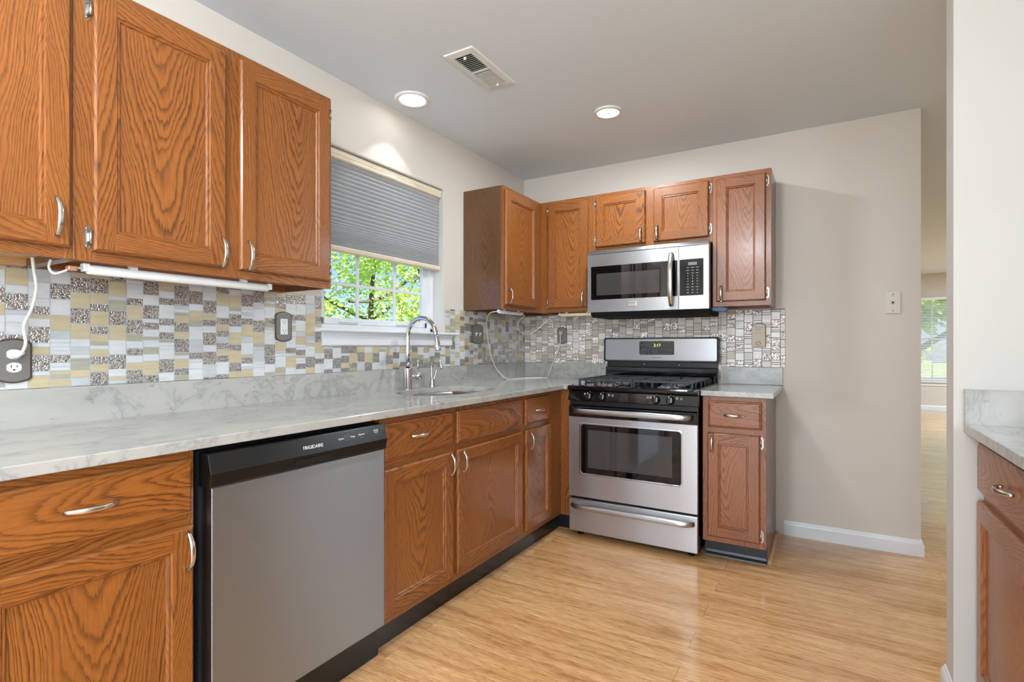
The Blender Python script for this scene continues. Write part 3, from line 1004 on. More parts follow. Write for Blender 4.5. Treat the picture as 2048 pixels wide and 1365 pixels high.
# back wall uppers
cabinet('upper_cabinet', 'tall narrow oak cabinet in the corner, left of the microwave', (0.3062, -0.305, UZ0), 0, 0.700 - 0.3062, UH, 0.303,
        [ufr(0.371 - 0.3062, 0.672 - 0.3062, h=(0.640 - 0.3062, 1.478 - UZ0, True), hinge=('L', (2.105 - UZ0, 1.455 - UZ0)), seed=43)])
SZ0 = 1.780
def sfr(x0, x1, **k):
    d = dict(t='door', x0=x0 - 0.701, x1=x1 - 0.701, z0=1.812 - SZ0, z1=2.148 - SZ0); d.update(k); return d
cabinet('upper_cabinet', 'short two-door oak cabinet directly above the microwave', (0.701, -0.305, SZ0), 0, 1.466 - 0.701, UZ1 - SZ0, 0.303,
        [sfr(0.728, 1.064, h=(1.037 - 0.701, 1.866 - SZ0, True), hinge=('L', (2.105 - SZ0, 1.860 - SZ0)), seed=57),
         sfr(1.115, 1.448, h=(1.141 - 0.701, 1.866 - SZ0, True), hinge=('R', (2.105 - SZ0, 1.860 - SZ0)), seed=63)], mat='oak')
cabinet('upper_cabinet', 'tall narrow oak cabinet right of the microwave, at the end of the row', (1.467, -0.305, UZ0), 0, 1.784 - 1.467, UH, 0.303,
        [ufr(1.490 - 1.467, 1.757 - 1.467, h=(1.520 - 1.467, 1.468 - UZ0, True), hinge=('R', (2.100 - UZ0, 1.460 - UZ0)), seed=71)], mat='oak_red', under='oak_red')

# base cabinets (top at 0.884)
BZ0, BZ1 = 0.094, 0.8845
BH = BZ1 - BZ0
def bdr(x0, x1, h=None, z0=0.716, z1=0.861, **k):
    d = dict(t='drawer', x0=x0, x1=x1, z0=z0 - BZ0, z1=z1 - BZ0)
    if h: d['h'] = (h[0], h[1] - BZ0, False)
    d.update(k); return d
def bdo(x0, x1, h=None, hinge=None, z0=0.124, z1=0.686, **k):
    d = dict(t='door', x0=x0, x1=x1, z0=z0 - BZ0, z1=z1 - BZ0)
    if h: d['h'] = (h[0], h[1] - BZ0, True)
    if hinge: d['hinge'] = (hinge, (0.648 - BZ0, 0.160 - BZ0))
    d.update(k); return d
TOE = (0.026, BZ0)
y0 = -3.326
cabinet('base_cabinet', 'oak base cabinet left of the dishwasher with one drawer over a door', (0.61, y0, BZ0), ROT_L, -2.868 - y0, BH, 0.59,
        [bdr(-3.310 - y0, -2.874 - y0, (-3.103 - y0, 0.792)), bdo(-3.310 - y0, -2.874 - y0, (-2.893 - y0, 0.622), seed=88)], upper=False, toe=TOE)
y0 = -3.94
cabinet('base_cabinet', 'oak base cabinet furthest left along the wall, at the picture edge', (0.61, y0, BZ0), ROT_L, -3.327 - y0, BH, 0.59,
        [bdr(-3.925 - y0, -3.340 - y0, (-3.63 - y0, 0.792)), bdo(-3.925 - y0, -3.340 - y0, (-3.36 - y0, 0.622))], upper=False, toe=TOE)
y0 = -2.192
cabinet('base_cabinet', 'oak base cabinet right of the dishwasher with a drawer pull and plain door', (0.61, y0, BZ0), ROT_L, -1.735 - y0, BH, 0.59,
        [bdr(-2.180 - y0, -1.752 - y0, (-1.985 - y0, 0.795), seed=204), bdo(-2.180 - y0, -1.752 - y0, (-1.777 - y0, 0.632), seed=207)], upper=False, toe=TOE)
y0 = -1.734
cabinet('base_cabinet', 'oak sink cabinet with a blank false drawer front above a wide door', (0.61, y0, BZ0), ROT_L, -1.108 - y0, 0.72, 0.59,
        [bdr(-1.716 - y0, -1.128 - y0, seed=301, z1=0.861 if False else 0.79), bdo(-1.716 - y0, -1.128 - y0, (-1.686 - y0, 0.628), 'R', seed=303)], upper=False, toe=TOE) if False else \
cabinet('base_cabinet', 'oak sink cabinet with a blank false drawer front above a wide door', (0.61, y0, BZ0), ROT_L, -1.108 - y0, BH, 0.59,
        [bdr(-1.716 - y0, -1.128 - y0, seed=301), bdo(-1.716 - y0, -1.128 - y0, (-1.686 - y0, 0.628), 'R', seed=303)], upper=False, toe=TOE)
y0 = -1.107
cc = cabinet('base_cabinet', 'narrow oak corner base cabinet beside the range with small drawer over door', (0.61, y0, BZ0), ROT_L, -0.002 - y0, BH, 0.59,
        [bdr(-1.085 - y0, -0.775 - y0, (-0.936 - y0, 0.788)), bdo(-1.085 - y0, -0.775 - y0, (-1.050 - y0, 0.625), 'R')], upper=False, toe=TOE)
m = MB(77); m.box(-0.611 - y0, -0.592 - y0, -0.084, -0.0005, 0, BH, 0, 'z'); m.build('filler_strip', 'oak', cc)
m = MB(78); m.box(-0.575 - y0, -0.563 - y0, -0.084, 0.026, -BZ0, 0); m.build('toe_kick', 'toe', cc)
# small base right of range
x0 = 1.470
sb = cabinet('base_cabinet', 'narrow reddish oak base cabinet right of the range with exposed side panel', (x0, -0.61, BZ0), 0, 1.785 - x0, BH, 0.608,
        [bdr(1.499 - x0, 1.765 - x0, (1.628 - x0, 0.786)), bdo(1.496 - x0, 1.757 - x0, (1.522 - x0, 0.630), 'R', seed=411)], upper=False, toe=(0.056, BZ0, True), mat='oak_red')
m = MB(79); m.box(1.771 - x0, 1.785 - x0, 0.062, 0.608, -BZ0, 0.0, 0, 'z'); m.build('side_panel', 'oak_side', sb)
# quarter round at its foot
qr = MB(80)
qr.prism([(1.786, 0.0), (1.804, 0.0), (1.8035, 0.006), (1.801, 0.012), (1.796, 0.017), (1.786, 0.019)], -0.545, -0.015, axis='y')
tag(qr.build('quarter_round', 'qround'), 'pale oak shoe moulding on the floor along the small cabinet side', 'moulding')
# right-hand base cabinet (faces -x), face frame at x=2.467
y0 = -1.522
cabinet('base_cabinet', 'reddish oak base cabinet at the right edge under the pale marble counter', (2.467, y0, BZ0), ROT_R, 0.69, BH, 0.605,
        [bdr(0.006, 0.674, (0.340, 0.790), z0=0.712), bdo(0.004, 0.674, (0.632, 0.640), seed=505)], upper=False, toe=(0.06, BZ0), mat='oak_red')
y0 = -2.213
cabinet('base_cabinet', 'reddish oak base cabinet beyond the right picture edge, nearer the viewer', (2.467, y0, BZ0), ROT_R, 0.61, BH, 0.605,
        [bdr(0.02, 0.590, (0.305, 0.790), z0=0.712), bdo(0.02, 0.590, (0.555, 0.640))], upper=False, toe=(0.06, BZ0), mat='oak_red')

# ================================================================== COUNTERTOPS
CZ0, CZ1 = 0.8855, 0.914
SCX, SCY, SAX, SAY, SN = 0.290, -1.36, 0.195, 0.305, 2.7
def superellipse(cx, cy, ax, ay, n, k=48):
    out = []
    for i in range(k):
        a = 2 * PI * i / k
        c, s = math.cos(a), math.sin(a)
        out.append((cx + ax * math.copysign(abs(c) ** (2 / n), c), cy + ay * math.copysign(abs(s) ** (2 / n), s)))
    return out
def slab_with_hole(outer, hole, z0, z1, name, parent, bev=0.003):
    bm = bmesh.new()
    bm.loops.layers.uv.new('UVMap')
    def loop(pts, z):
        vs = [bm.verts.new((x, y, z)) for x, y in pts]
        return vs, [bm.edges.new((vs[i], vs[(i + 1) % len(vs)])) for i in range(len(vs))]
    tops = {}
    for z in (z0, z1):
        vo, eo = loop(outer, z)
        es = list(eo)
        vh = None
        if hole:
            vh, eh = loop(hole, z); es += eh
        bmesh.ops.triangle_fill(bm, use_beauty=True, edges=es)
        tops[z] = (vo, vh)
    for which in (0, 1):
        a, b_ = tops[z0][which], tops[z1][which]
        if a is None: continue
        n = len(a)
        for i in range(n):
            f = bm.faces.new((a[i], a[(i + 1) % n], b_[(i + 1) % n], b_[i]))
    bmesh.ops.recalc_face_normals(bm, faces=bm.faces[:])
    me = bpy.data.meshes.new(name); bm.to_mesh(me); bm.free()
    me.materials.append(M['marble'])
    o = bpy.data.objects.new(name, me); COL.objects.link(o); o.parent = parent
    md = o.modifiers.new('bevel', 'BEVEL'); md.width = bev; md.segments = 3; md.limit_method = 'ANGLE'; md.angle_limit = math.radians(50)
    return o

ct = thing('countertop', 'long L-shaped pale marble countertop along the window wall, holding the sink', 'countertop', (0, 0, 0))
outer = [(0.0205, -3.95), (0.648, -3.95), (0.648, -0.648), (0.699, -0.648), (0.699, -0.0205), (0.0205, -0.0205)]
slab_with_hole(outer, superellipse(SCX, SCY, SAX, SAY, SN), CZ0, CZ1, 'worktop_slab', ct)
m = MB(); m.box(0.001, 0.0205, -3.95, -0.0205, CZ1 - 0.02, 1.027); m.build('upstand', 'marble', ct, bevel=0.0015)
m = MB(); m.box(0.001, 0.699, -0.0205, -0.001, CZ1 - 0.02, 1.0265); m.build('upstand', 'marble', ct, bevel=0.0015)
ct2 = thing('countertop', 'small pale marble countertop on the narrow cabinet right of the range', 'countertop', (0, 0, 0))
slab_with_hole([(1.466, -0.648), (1.823, -0.648), (1.823, -0.0205), (1.466, -0.0205)], None, CZ0, CZ1, 'worktop_slab', ct2)
m = MB(); m.box(1.480, 1.823, -0.0205, -0.001, CZ1 + 0.0005, 1.0225); m.build('upstand', 'marble', ct2, bevel=0.0015)
ct3 = thing('countertop', 'pale speckled marble countertop at the right picture edge', 'countertop', (0, 0, 0))
slab_with_hole([(2.422, -2.85), (XR - 0.002, -2.85), (XR - 0.002, -1.5215), (2.422, -1.5215)], None, CZ0, CZ1, 'worktop_slab', ct3)
m = MB(); m.box(2.422, XR - 0.002, -1.5210, -1.501, CZ0 + 0.001, 1.020); m.build('upstand', 'marble', ct3, bevel=0.0015)

# ---- sink
sk = thing('sink', 'undermounted stainless steel sink bowl below the window', 'sink', (SCX, SCY, CZ0 - 0.001))
m = MB()
rings = []
for k, (s, z) in enumerate([(1.09, -0.0005), (1.0, -0.0005), (0.985, -0.012), (0.965, -0.10), (0.93, -0.165), (0.84, -0.185), (0.2, -0.192), (0.1, -0.196)]):
    rings.append([m.bm.verts.new((x, y, z)) for x, y in superellipse(0, 0, SAX * s, SAY * s, SN)])
for a, b_ in zip(rings, rings[1:]):
    n = len(a)
    for i in range(n):
        f = m.bm.faces.new((a[i], a[(i + 1) % n], b_[(i + 1) % n], b_[i])); f.smooth = True
m.bm.faces.new(rings[-1])
o = m.build('bowl', 'sink', sk)
md = o.modifiers.new('solid', 'SOLIDIFY'); md.thickness = 0.0015; md.offset = -1
m = MB(); m.lathe([(0.0, 0.003), (0.028, 0.003), (0.04, 0.001), (0.044, 0.0005), (0.044, -0.004)], (0, 0, -0.190)); m.build('drain', 'chrome', sk)

# ---- main faucet
FXp, FYp = 0.066, -1.425
fc = thing('faucet', 'tall polished chrome gooseneck faucet standing behind the sink', 'faucet', (FXp, FYp, CZ1))
m = MB(); m.lathe([(0, 0), (0.0275, 0), (0.0275, 0.004), (0.0245, 0.006), (0.0245, 0.118), (0.0235, 0.120), (0.014, 0.120)]); m.build('base', 'chrome', fc)
R = 0.098
pts = [(0, 0, 0.118), (0, 0, 0.2), (0, 0, 0.295)]
for i in range(1, 21):
    a = PI - PI * 0.96 * i / 20
    pts.append((R + R * math.cos(a), 0, 0.295 + R * math.sin(a)))
e = Vector(pts[-1]); dv = (Vector(pts[-1]) - Vector(pts[-2])).normalized()
pts.append(tuple(e + dv * 0.012))
m = MB(); m.tube(pts, 0.0125, n=20); m.build('neck', 'chrome', fc)
p1 = e + dv * 0.012; 
m = MB(); m.tube([p1, p1 + dv * 0.002, p1 + dv * 0.045, p1 + dv * 0.075, p1 + dv * 0.082], [0.0135, 0.0145, 0.0150, 0.0165, 0.0155], n=20); m.build('spray_head', 'chrome', fc)
hx = Vector((0.35, 0.94, 0)).normalized()
m = MB()
m.tube([Vector((0, 0, 0.075)) + hx * 0.020, Vector((0, 0, 0.075)) + hx * 0.056], 0.010, n=16)
m.lathe([(0, -0.024), (0.010, -0.022), (0.019, -0.014), (0.0235, 0.0), (0.019, 0.014), (0.010, 0.022), (0, 0.024)], tuple(Vector((0, 0, 0.075)) + hx * 0.066), n=20)
m.tube([Vector((0, 0, 0.09)) + hx * 0.066, Vector((0, 0, 0.168)) + hx * 0.062], [0.0045, 0.0036], n=10)
m.build('lever_handle', 'chrome', fc)

# ---- small tap
st = thing('filtered_water_tap', 'small curved chrome tap standing right of the tall faucet', 'tap', (0.070, -1.218, CZ1))
m = MB(); m.lathe([(0, 0), (0.021, 0), (0.022, 0.004), (0.019, 0.010), (0.0165, 0.022), (0.012, 0.040), (0.0085, 0.052), (0.007, 0.056), (0, 0.057)]); m.build('base', 'chrome', st)
sp = spline([(-0.004, 0, 0.05), (-0.006, 0, 0.10), (-0.004, 0, 0.135), (0.014, 0, 0.163), (0.042, 0, 0.166), (0.060, 0, 0.145), (0.066, 0, 0.122)], 6)
m = MB(); m.tube(sp, 0.0052, n=12); m.tube([(0.066, 0, 0.124), (0.067, 0, 0.106)], [0.0075, 0.007], n=12); m.build('spout', 'chrome', st)
m = MB(); m.tube(spline([(0.006, 0.006, 0.045), (0.012, 0.012, 0.07), (0.020, 0.018, 0.105)], 5), [0.006] * 5 + [0.004] * 6, n=10); m.build('lever_handle', 'chrome', st)

# ================================================================== TILE BACKSPLASH
def tiles(name, label, axis, spans, seed, mats=None):
    """axis 'y' = on the left wall (x = 0), axis 'x' = on the back wall (y = 0). spans: list of (a0, a1, z0, z1)"""
    m = MB(seed)
    rnd = random.Random(seed)
    P = 0.0515
    G = 0.0012 if axis == 'y' else 0.0019
    def put(a0, a1, z0, z1, mi):
        if a1 - a0 < 0.004 or z1 - z0 < 0.003:
            return
        d = 0.0065 + rnd.uniform(-0.0003, 0.0005)
        b = 0.0010
        tl = rnd.uniform(-0.0003, 0.0003)
        def pt(a, z, dd):
            return (dd, a, z) if axis == 'y' else (a, -dd, z)
        o_ = [pt(a0, z0, 0.004), pt(a1, z0, 0.004), pt(a1, z1, 0.004), pt(a0, z1, 0.004)]
        i_ = [pt(a0 + b, z0 + b, d), pt(a1 - b, z0 + b, d + tl), pt(a1 - b, z1 - b, d + tl), pt(a0 + b, z1 - b, d)]
        vo = [m.bm.verts.new(q) for q in o_]; vi = [m.bm.verts.new(q) for q in i_]
        fs = [m.bm.faces.new(vi)]
        for k in range(4):
            fs.append(m.bm.faces.new((vo[k], vo[(k + 1) % 4], vi[(k + 1) % 4], vi[k])))
        for f in fs: f.material_index = mi
    for (a0, a1, z0, z1) in spans:
        if axis == 'y':
            m.box(0.0005, 0.0045, a0, a1, z0, z1, 5)
        else:
            m.box(a0, a1, -0.0045, -0.0005, z0, z1, 5)
    # global columns so that pattern runs through
    lo = min(s[0] for s in spans); hi = max(s[1] for s in spans)
    zlo = min(s[2] for s in spans); zhi = max(s[3] for s in spans)
    c = lo
    while c < hi - 0.002:
        z = zlo - rnd.uniform(0, 0.03)
        last = -1
        while z < zhi:
            r = rnd.random()
            if r < 0.40: seq = [(0.048, None)]
            elif r < 0.72: seq = [(0.0235, None)]
            elif r < 0.90: seq = [(0.0112, 't')] * 1 + [(0.0112, 't')] * (rnd.random() < 0.6)
            else: seq = [(0.034, None)]
            for hgt, kk in seq:
                if kk == 't':
                    mi = rnd.choice([0, 1, 2, 3, 1, 2])
                else:
                    mi = rnd.choices([0, 1, 2, 3, 4], [0.24, 0.25, 0.08, 0.06, 0.37])[0]
                    if mi == last: mi = rnd.choice([0, 1, 4])
                last = mi
                for (a0, a1, z0, z1) in spans:
                    ca, cb_ = max(c + G / 2, a0), min(c + P - G / 2, a1)
                    za, zb = max(z, z0), min(z + hgt, z1)
                    if cb_ > ca and zb > za:
                        put(ca, cb_, za, zb, mi)
                z += hgt + G
        c += P
    o = m.build(name, mats or TILE, fix=True)
    tag(o, label, 'tile backsplash')
    return o
TZ0, TZ1 = 1.0275, 1.392
tiles('tile_backsplash', 'mosaic tile backsplash of cream, white and silver glass along the window wall', 'y',
      [(-3.95, WY0 - 0.0, TZ0, 1.389), (WY0, WY1 + 0.02, TZ0, 1.1555), (WY1 + 0.012, -0.007, TZ0, 1.389)] if False else
      [(-3.95, WY0 - 0.001, TZ0, 1.389), (WY0 + 0.0, WY1 + 0.066, TZ0, 1.155), (WY1 + 0.0665, -0.007, TZ0, 1.389), (WY1 + 0.004, WY1 + 0.066, 1.239, 1.389)], 7)
tiles('tile_backsplash', 'mosaic tile backsplash on the back wall behind the range', 'x', [(0.0075, 0.700, TZ0, 1.389), (0.7005, 1.4655, 0.90, 1.46), (1.466, 1.836, 1.023, 1.385)], 19, TILE_WARM_LIT)

# ================================================================== DISHWASHER (faces +x)
dw = thing('dishwasher', 'stainless steel dishwasher with a black control strip between the oak cabinets', 'dishwasher', (0.61, -2.860, 0.0), ROT_L)
W = 0.640
m = MB(); m.box(0.006, W - 0.02, 0.0, 0.57, 0.1, 0.872); m.box(0.03, 0.60, 0.05, 0.55, 0.0, 0.1)
m.build('tub', 'black_void', dw)
m = MB()
m.prism([(0.0, 0.128), (-0.028, 0.128), (-0.046, 0.128), (-0.050, 0.132), (-0.050, 0.776), (-0.046, 0.780), (0.0, 0.780)], 0.012, 0.646)
m.build('door_panel', 'steel_dw', dw, bevel=0.002)
m = MB()
m.prism([(-0.002, 0.780), (-0.054, 0.780), (-0.057, 0.784), (-0.061, 0.817), (-0.047, 0.866), (-0.043, 0.869), (-0.002, 0.872)], 0.004, 0.650)
cons = m.build('control_console', 'black_plastic', dw, bevel=0.002)
m = MB()
m.prism([(-0.0582, 0.7895), (-0.0625, 0.806), (-0.0615, 0.8065), (-0.054, 0.7895)], 0.262, 0.392)
m.build('grip_shade_strip', 'black_void', cons)  # black prism set proud, stands for the shade in the grip pocket
tl = math.atan2(0.014, 0.049)
lr = (PI / 2 - tl, 0, 0)
def cy_(z): return -0.0613 + (z - 0.817) * 0.014 / 0.049 - 0.0002
lettering('brand_lettering', [('FRIGIDAIRE', 0.330, cy_(0.838), 0.838, 0.0150, 'CENTER', 1.0, lr)], 'print_white', cons)
it = []
for txt, x, z, sz in (('Cycles', 0.442, 0.845, 0.0085), ('Temp', 0.492, 0.846, 0.0085), ('Options', 0.533, 0.848, 0.0085), ('START', 0.602, 0.852, 0.0080), ('Cancel', 0.602, 0.846, 0.0065)):
    it.append((txt, x, cy_(z), z, sz, 'CENTER', 1.0, lr))
lettering('button_legend', it, 'print_white', cons)
it = []
for txt, x, z in (('Heavy Wash', 0.467, 0.8525), ('Normal Wash', 0.467, 0.846), ('Rinse Only', 0.467, 0.8395), ('Hi', 0.513, 0.848), ('Heat Dry', 0.560, 0.854), ('Delay', 0.560, 0.848), ('Air Dry', 0.533, 0.838), ('Press to Start', 0.602, 0.838), ('Clean', 0.632, 0.856)):
    it.append((txt, x, cy_(z), z, 0.0042, 'CENTER', 1.0, lr))
lettering('small_legend', it, 'print_grey', cons)
m = MB(); m.box(0.0, 0.668, 0.002, 0.012, 0.0, 0.118); m.box(0.002, 0.66, -0.004, 0.002, 0.0, 0.112)
m.build('toe_panel', 'black_plastic', dw, bevel=0.001)

# ================================================================== RANGE (faces -y)
rg = thing('gas_range', 'freestanding stainless and black gas range between two oak base cabinets', 'stove', (0.7015, -0.66, 0.0), 0)
W = 0.7605
m = MB()
m.box(0.004, W - 0.004, 0.002, 0.6, 0.035, 0.885)
m.build('body', 'black_gloss', rg, bevel=0.002)
for fx in (0.05, W - 0.05):
    m = MB(); m.lathe([(0, 0), (0.018, 0), (0.018, 0.008), (0.008, 0.010), (0.008, 0.036)], (fx, 0.04, 0), n=16); m.build('leveling_foot', 'black_plastic', rg)
for fx in (0.05, W - 0.05):
    m = MB(); m.lathe([(0, 0), (0.018, 0), (0.018, 0.008), (0.008, 0.010), (0.008, 0.036)], (fx, 0.55, 0), n=16); m.build('leveling_foot', 'black_plastic', rg)

def bar_handle(parent, x0, x1, z, yb, out, r, name='handle'):
    m = MB()
    pts, rs = [], []
    n = 26
    for i in range(n + 1):
        t = i / n
        x = x0 + (x1 - x0) * t
        k = min(t, 1 - t) * (x1 - x0)
        o_ = out * min(1.0, (1 - (1 - min(1, k / 0.07)) ** 2.2))
        pts.append((x, yb - 0.004 - o_, z - 0.0))
        rs.append(r)
    m.tube(pts, rs, n=14, flat=0.62, up=(0, -1, 0))
    return m.build(name, 'steel', parent)

# storage drawer
m = MB(); m.prism([(0.0, 0.034), (-0.026, 0.034), (-0.030, 0.038), (-0.030, 0.228), (-0.026, 0.234), (0.0, 0.234)], 0.004, W - 0.004)
dr = m.build('storage_drawer', 'steel', rg, bevel=0.002)
bar_handle(dr, 0.024, W - 0.024, 0.193, -0.030, 0.030, 0.016)
# oven door
od = bpy.data.objects.new('oven_door', None); COL.objects.link(od); od.parent = rg
m = MB()
x0, x1, z0, z1 = 0.004, W - 0.004, 0.249, 0.728
wx0, wx1, wz0, wz1 = 0.072, 0.678, 0.384, 0.694
yd = -0.034
m.box(x0, x1, -0.0, yd + 0.006, z0, z1)
def frame_plate(m, outer, inner, y, mi=0):
    n = len(inner)
    ox0, ox1, oz0, oz1 = outer
    # map each inner rounded vertex to the outer rectangle by quadrant strips
    vi = [m.bm.verts.new((a, y, b_)) for a, b_ in inner]
    vo = [m.bm.verts.new(p) for p in ((ox1, y, oz1), (ox0, y, oz1), (ox0, y, oz0), (ox1, y, oz0))]
    q = n // 4
    for k in range(4):
        seg = vi[k * q:(k + 1) * q]
        for a, b_ in zip(seg, seg[1:]):
            m.bm.faces.new((vo[k], b_, a)).material_index = mi
        m.bm.faces.new((vo[k], vo[(k + 1) % 4], vi[((k + 1) * q) % n], seg[-1])).material_index = mi
    return vi, vo
inner = rrect(wx0, wx1, wz0, wz1, 0.016)
vi, vo = frame_plate(m, (x0, x1, z0, z1), inner, yd)
# sides of plate
P4 = [(x1, z1), (x0, z1), (x0, z0), (x1, z0)]
for k in range(4):
    a, b_ = P4[k], P4[(k + 1) % 4]
    m.face([(a[0], yd, a[1]), (b_[0], yd, b_[1]), (b_[0], yd + 0.007, b_[1]), (a[0], yd + 0.007, a[1])])
m.build('door_skin', 'steel', od)
m = MB()
n = len(inner)
for i in range(n):
    a, b_ = inner[i], inner[(i + 1) % n]
    def off(p, d):
        cx, cz = (wx0 + wx1) / 2, (wz0 + wz1) / 2
        return (p[0] + (d if p[0] < cx else -d), p[1] + (d if p[1] < cz else -d))
    a2, b2 = off(a, 0.006), off(b_, 0.006)
    m.face([(a[0], yd - 0.0005, a[1]), (b_[0], yd - 0.0005, b_[1]), (b2[0], yd - 0.003, b2[1]), (a2[0], yd - 0.003, a2[1])])
    a3, b3 = off(a, 0.009), off(b_, 0.009)
    m.face([(a2[0], yd - 0.003, a2[1]), (b2[0], yd - 0.003, b2[1]), (b3[0], yd + 0.001, b3[1]), (a3[0], yd + 0.001, a3[1])])
m.build('window_trim', 'steel', od)
m = MB()
m.box(wx0 + 0.004, wx1 - 0.004, yd + 0.001, yd + 0.0055, wz0 + 0.004, wz1 - 0.004)
og = m.build('window_glass', 'oven_glass', od)
m = MB(); m.box(wx0 + 0.055, wx1 - 0.055, yd - 0.0002, yd + 0.002, wz0 + 0.045, wz1 - 0.040); m.build('inner_screen', 'oven_mesh', od)
m = MB(); m.prism([(0.0, 0.7285), (yd, 0.7285), (yd - 0.001, 0.732), (yd - 0.001, 0.792), (yd + 0.006, 0.799), (0.0, 0.799)], x0, x1)
m.build('top_band', 'black_gloss', od, bevel=0.002)
bar_handle(od, 0.030, W - 0.030, 0.768, yd, 0.036, 0.0165)
# vents above door
m = MB(); m.box(0.004, W - 0.004, -0.018, 0.002, 0.800, 0.826)
for k, (a, b_) in enumerate(((0.10, 0.155), (0.19, 0.27), (0.30, 0.42), (0.47, 0.55), (0.60, 0.70))):
    m.box(a, b_, -0.0200, -0.018, 0.806, 0.810); m.box(a, b_, -0.0200, -0.018, 0.815, 0.819)
m.build('vent_strip', 'black_plastic', rg)
lettering('badge_lettering', [('Gallery', 0.062, -0.0195, 0.813, 0.010)] if False else [('POWER BROIL', 0.065, -0.0195, 0.8135, 0.0075)], 'print_grey', rg) if False else None
# control panel, gently sloped
m = MB(); m.prism([(0.0, 0.826), (-0.036, 0.826), (-0.040, 0.830), (-0.028, 0.886), (0.0, 0.888)], 0.0, W)
cp = m.build('control_panel', 'black_gloss', rg, bevel=0.003)
slope = math.atan2(0.012, 0.056)
for kx in (0.139, 0.222, 0.535, 0.614):
    kn = bpy.data.objects.new('burner_knob', None)
    m = MB()
    m.lathe([(0.0245, 0.0), (0.0245, -0.004), (0.021, -0.007), (0.0195, -0.026), (0.017, -0.029), (0, -0.029)], axis='y', n=28, mi=0)
    m.box(-0.0045, 0.0045, -0.036, -0.006, -0.021, 0.021, 0)
    m.box(-0.001, 0.001, -0.0365, -0.0355, 0.010, 0.021, 1)
    m.box(0.006, 0.015, -0.0305, -0.028, -0.014, 0.012, 2)
    m.build('burner_knob', ['black_plastic', 'print_white', 'knob_face'], rg, bevel=0.0012, loc=(kx, -0.0350, 0.8535), rot=(-slope, 0, 0))
    bpy.data.objects.remove(kn)
def pm(x, z): return (x, -0.0366 + (z - 0.842) * 0.214 - 0.0007, z)
for kx, s in ((0.139, -1), (0.222, 1), (0.535, -1), (0.614, 1)):
    m = MB()
    c = kx + s * (0.031 if s < 0 else 0.036); z = 0.8675
    for a0, a1, b0, b1 in ((-0.005, 0.005, -0.0055, -0.0042), (-0.005, 0.005, 0.0042, 0.0055), (-0.005, -0.0038, -0.0055, 0.0055), (0.0038, 0.005, -0.0055, 0.0055), (-0.0025, 0.0005, -0.001, 0.0025)):
        p = pm(c + a0, z + b0)
        m.box(c + a0, c + a1, p[1] - 0.0002, p[1] + 0.0003, z + b0, z + b1)
    m.build('burner_mark', 'print_white', rg)
    m = MB(); p = pm(kx, 0.8805); m.box(kx - 0.0008, kx + 0.0008, p[1] - 0.0004, p[1] + 0.0003, 0.8775, 0.8835)
    m.build('off_mark', 'print_white', rg)
it = []
for x, z, t in ((0.280, 0.870, 'HI'), (0.280, 0.863, 'LITE'), (0.488, 0.870, 'HI'), (0.488, 0.863, 'LITE'), (0.672, 0.870, 'HI'), (0.672, 0.863, 'LITE')):
    it.append((t, x, pm(x, z)[1], z, 0.0075, 'CENTER', 1.0, (PI / 2 - slope, 0, 0)))
lettering('burner_legend', it, 'print_white', rg)
# cooktop with rounded front
m = MB()
m.prism([(0.605, 0.888), (0.0, 0.888), (-0.036, 0.888), (-0.046, 0.892), (-0.050, 0.900), (-0.047, 0.909), (-0.036, 0.916), (-0.015, 0.9185), (0.03, 0.914), (0.605, 0.914)], -0.001, W + 0.001, smooth=False)
ck = m.build('cooktop', 'black_gloss', rg, bevel=0.002)
for q in ([(0.0, 0.914), (0.0, 0.921), (0.006, 0.922), (0.012, 0.914)], [(W, 0.914), (W, 0.921), (W - 0.006, 0.922), (W - 0.012, 0.914)]):
    m = MB(); m.prism(q, 0.02, 0.56, axis='y'); m.build('side_rim', 'black_gloss', rg)
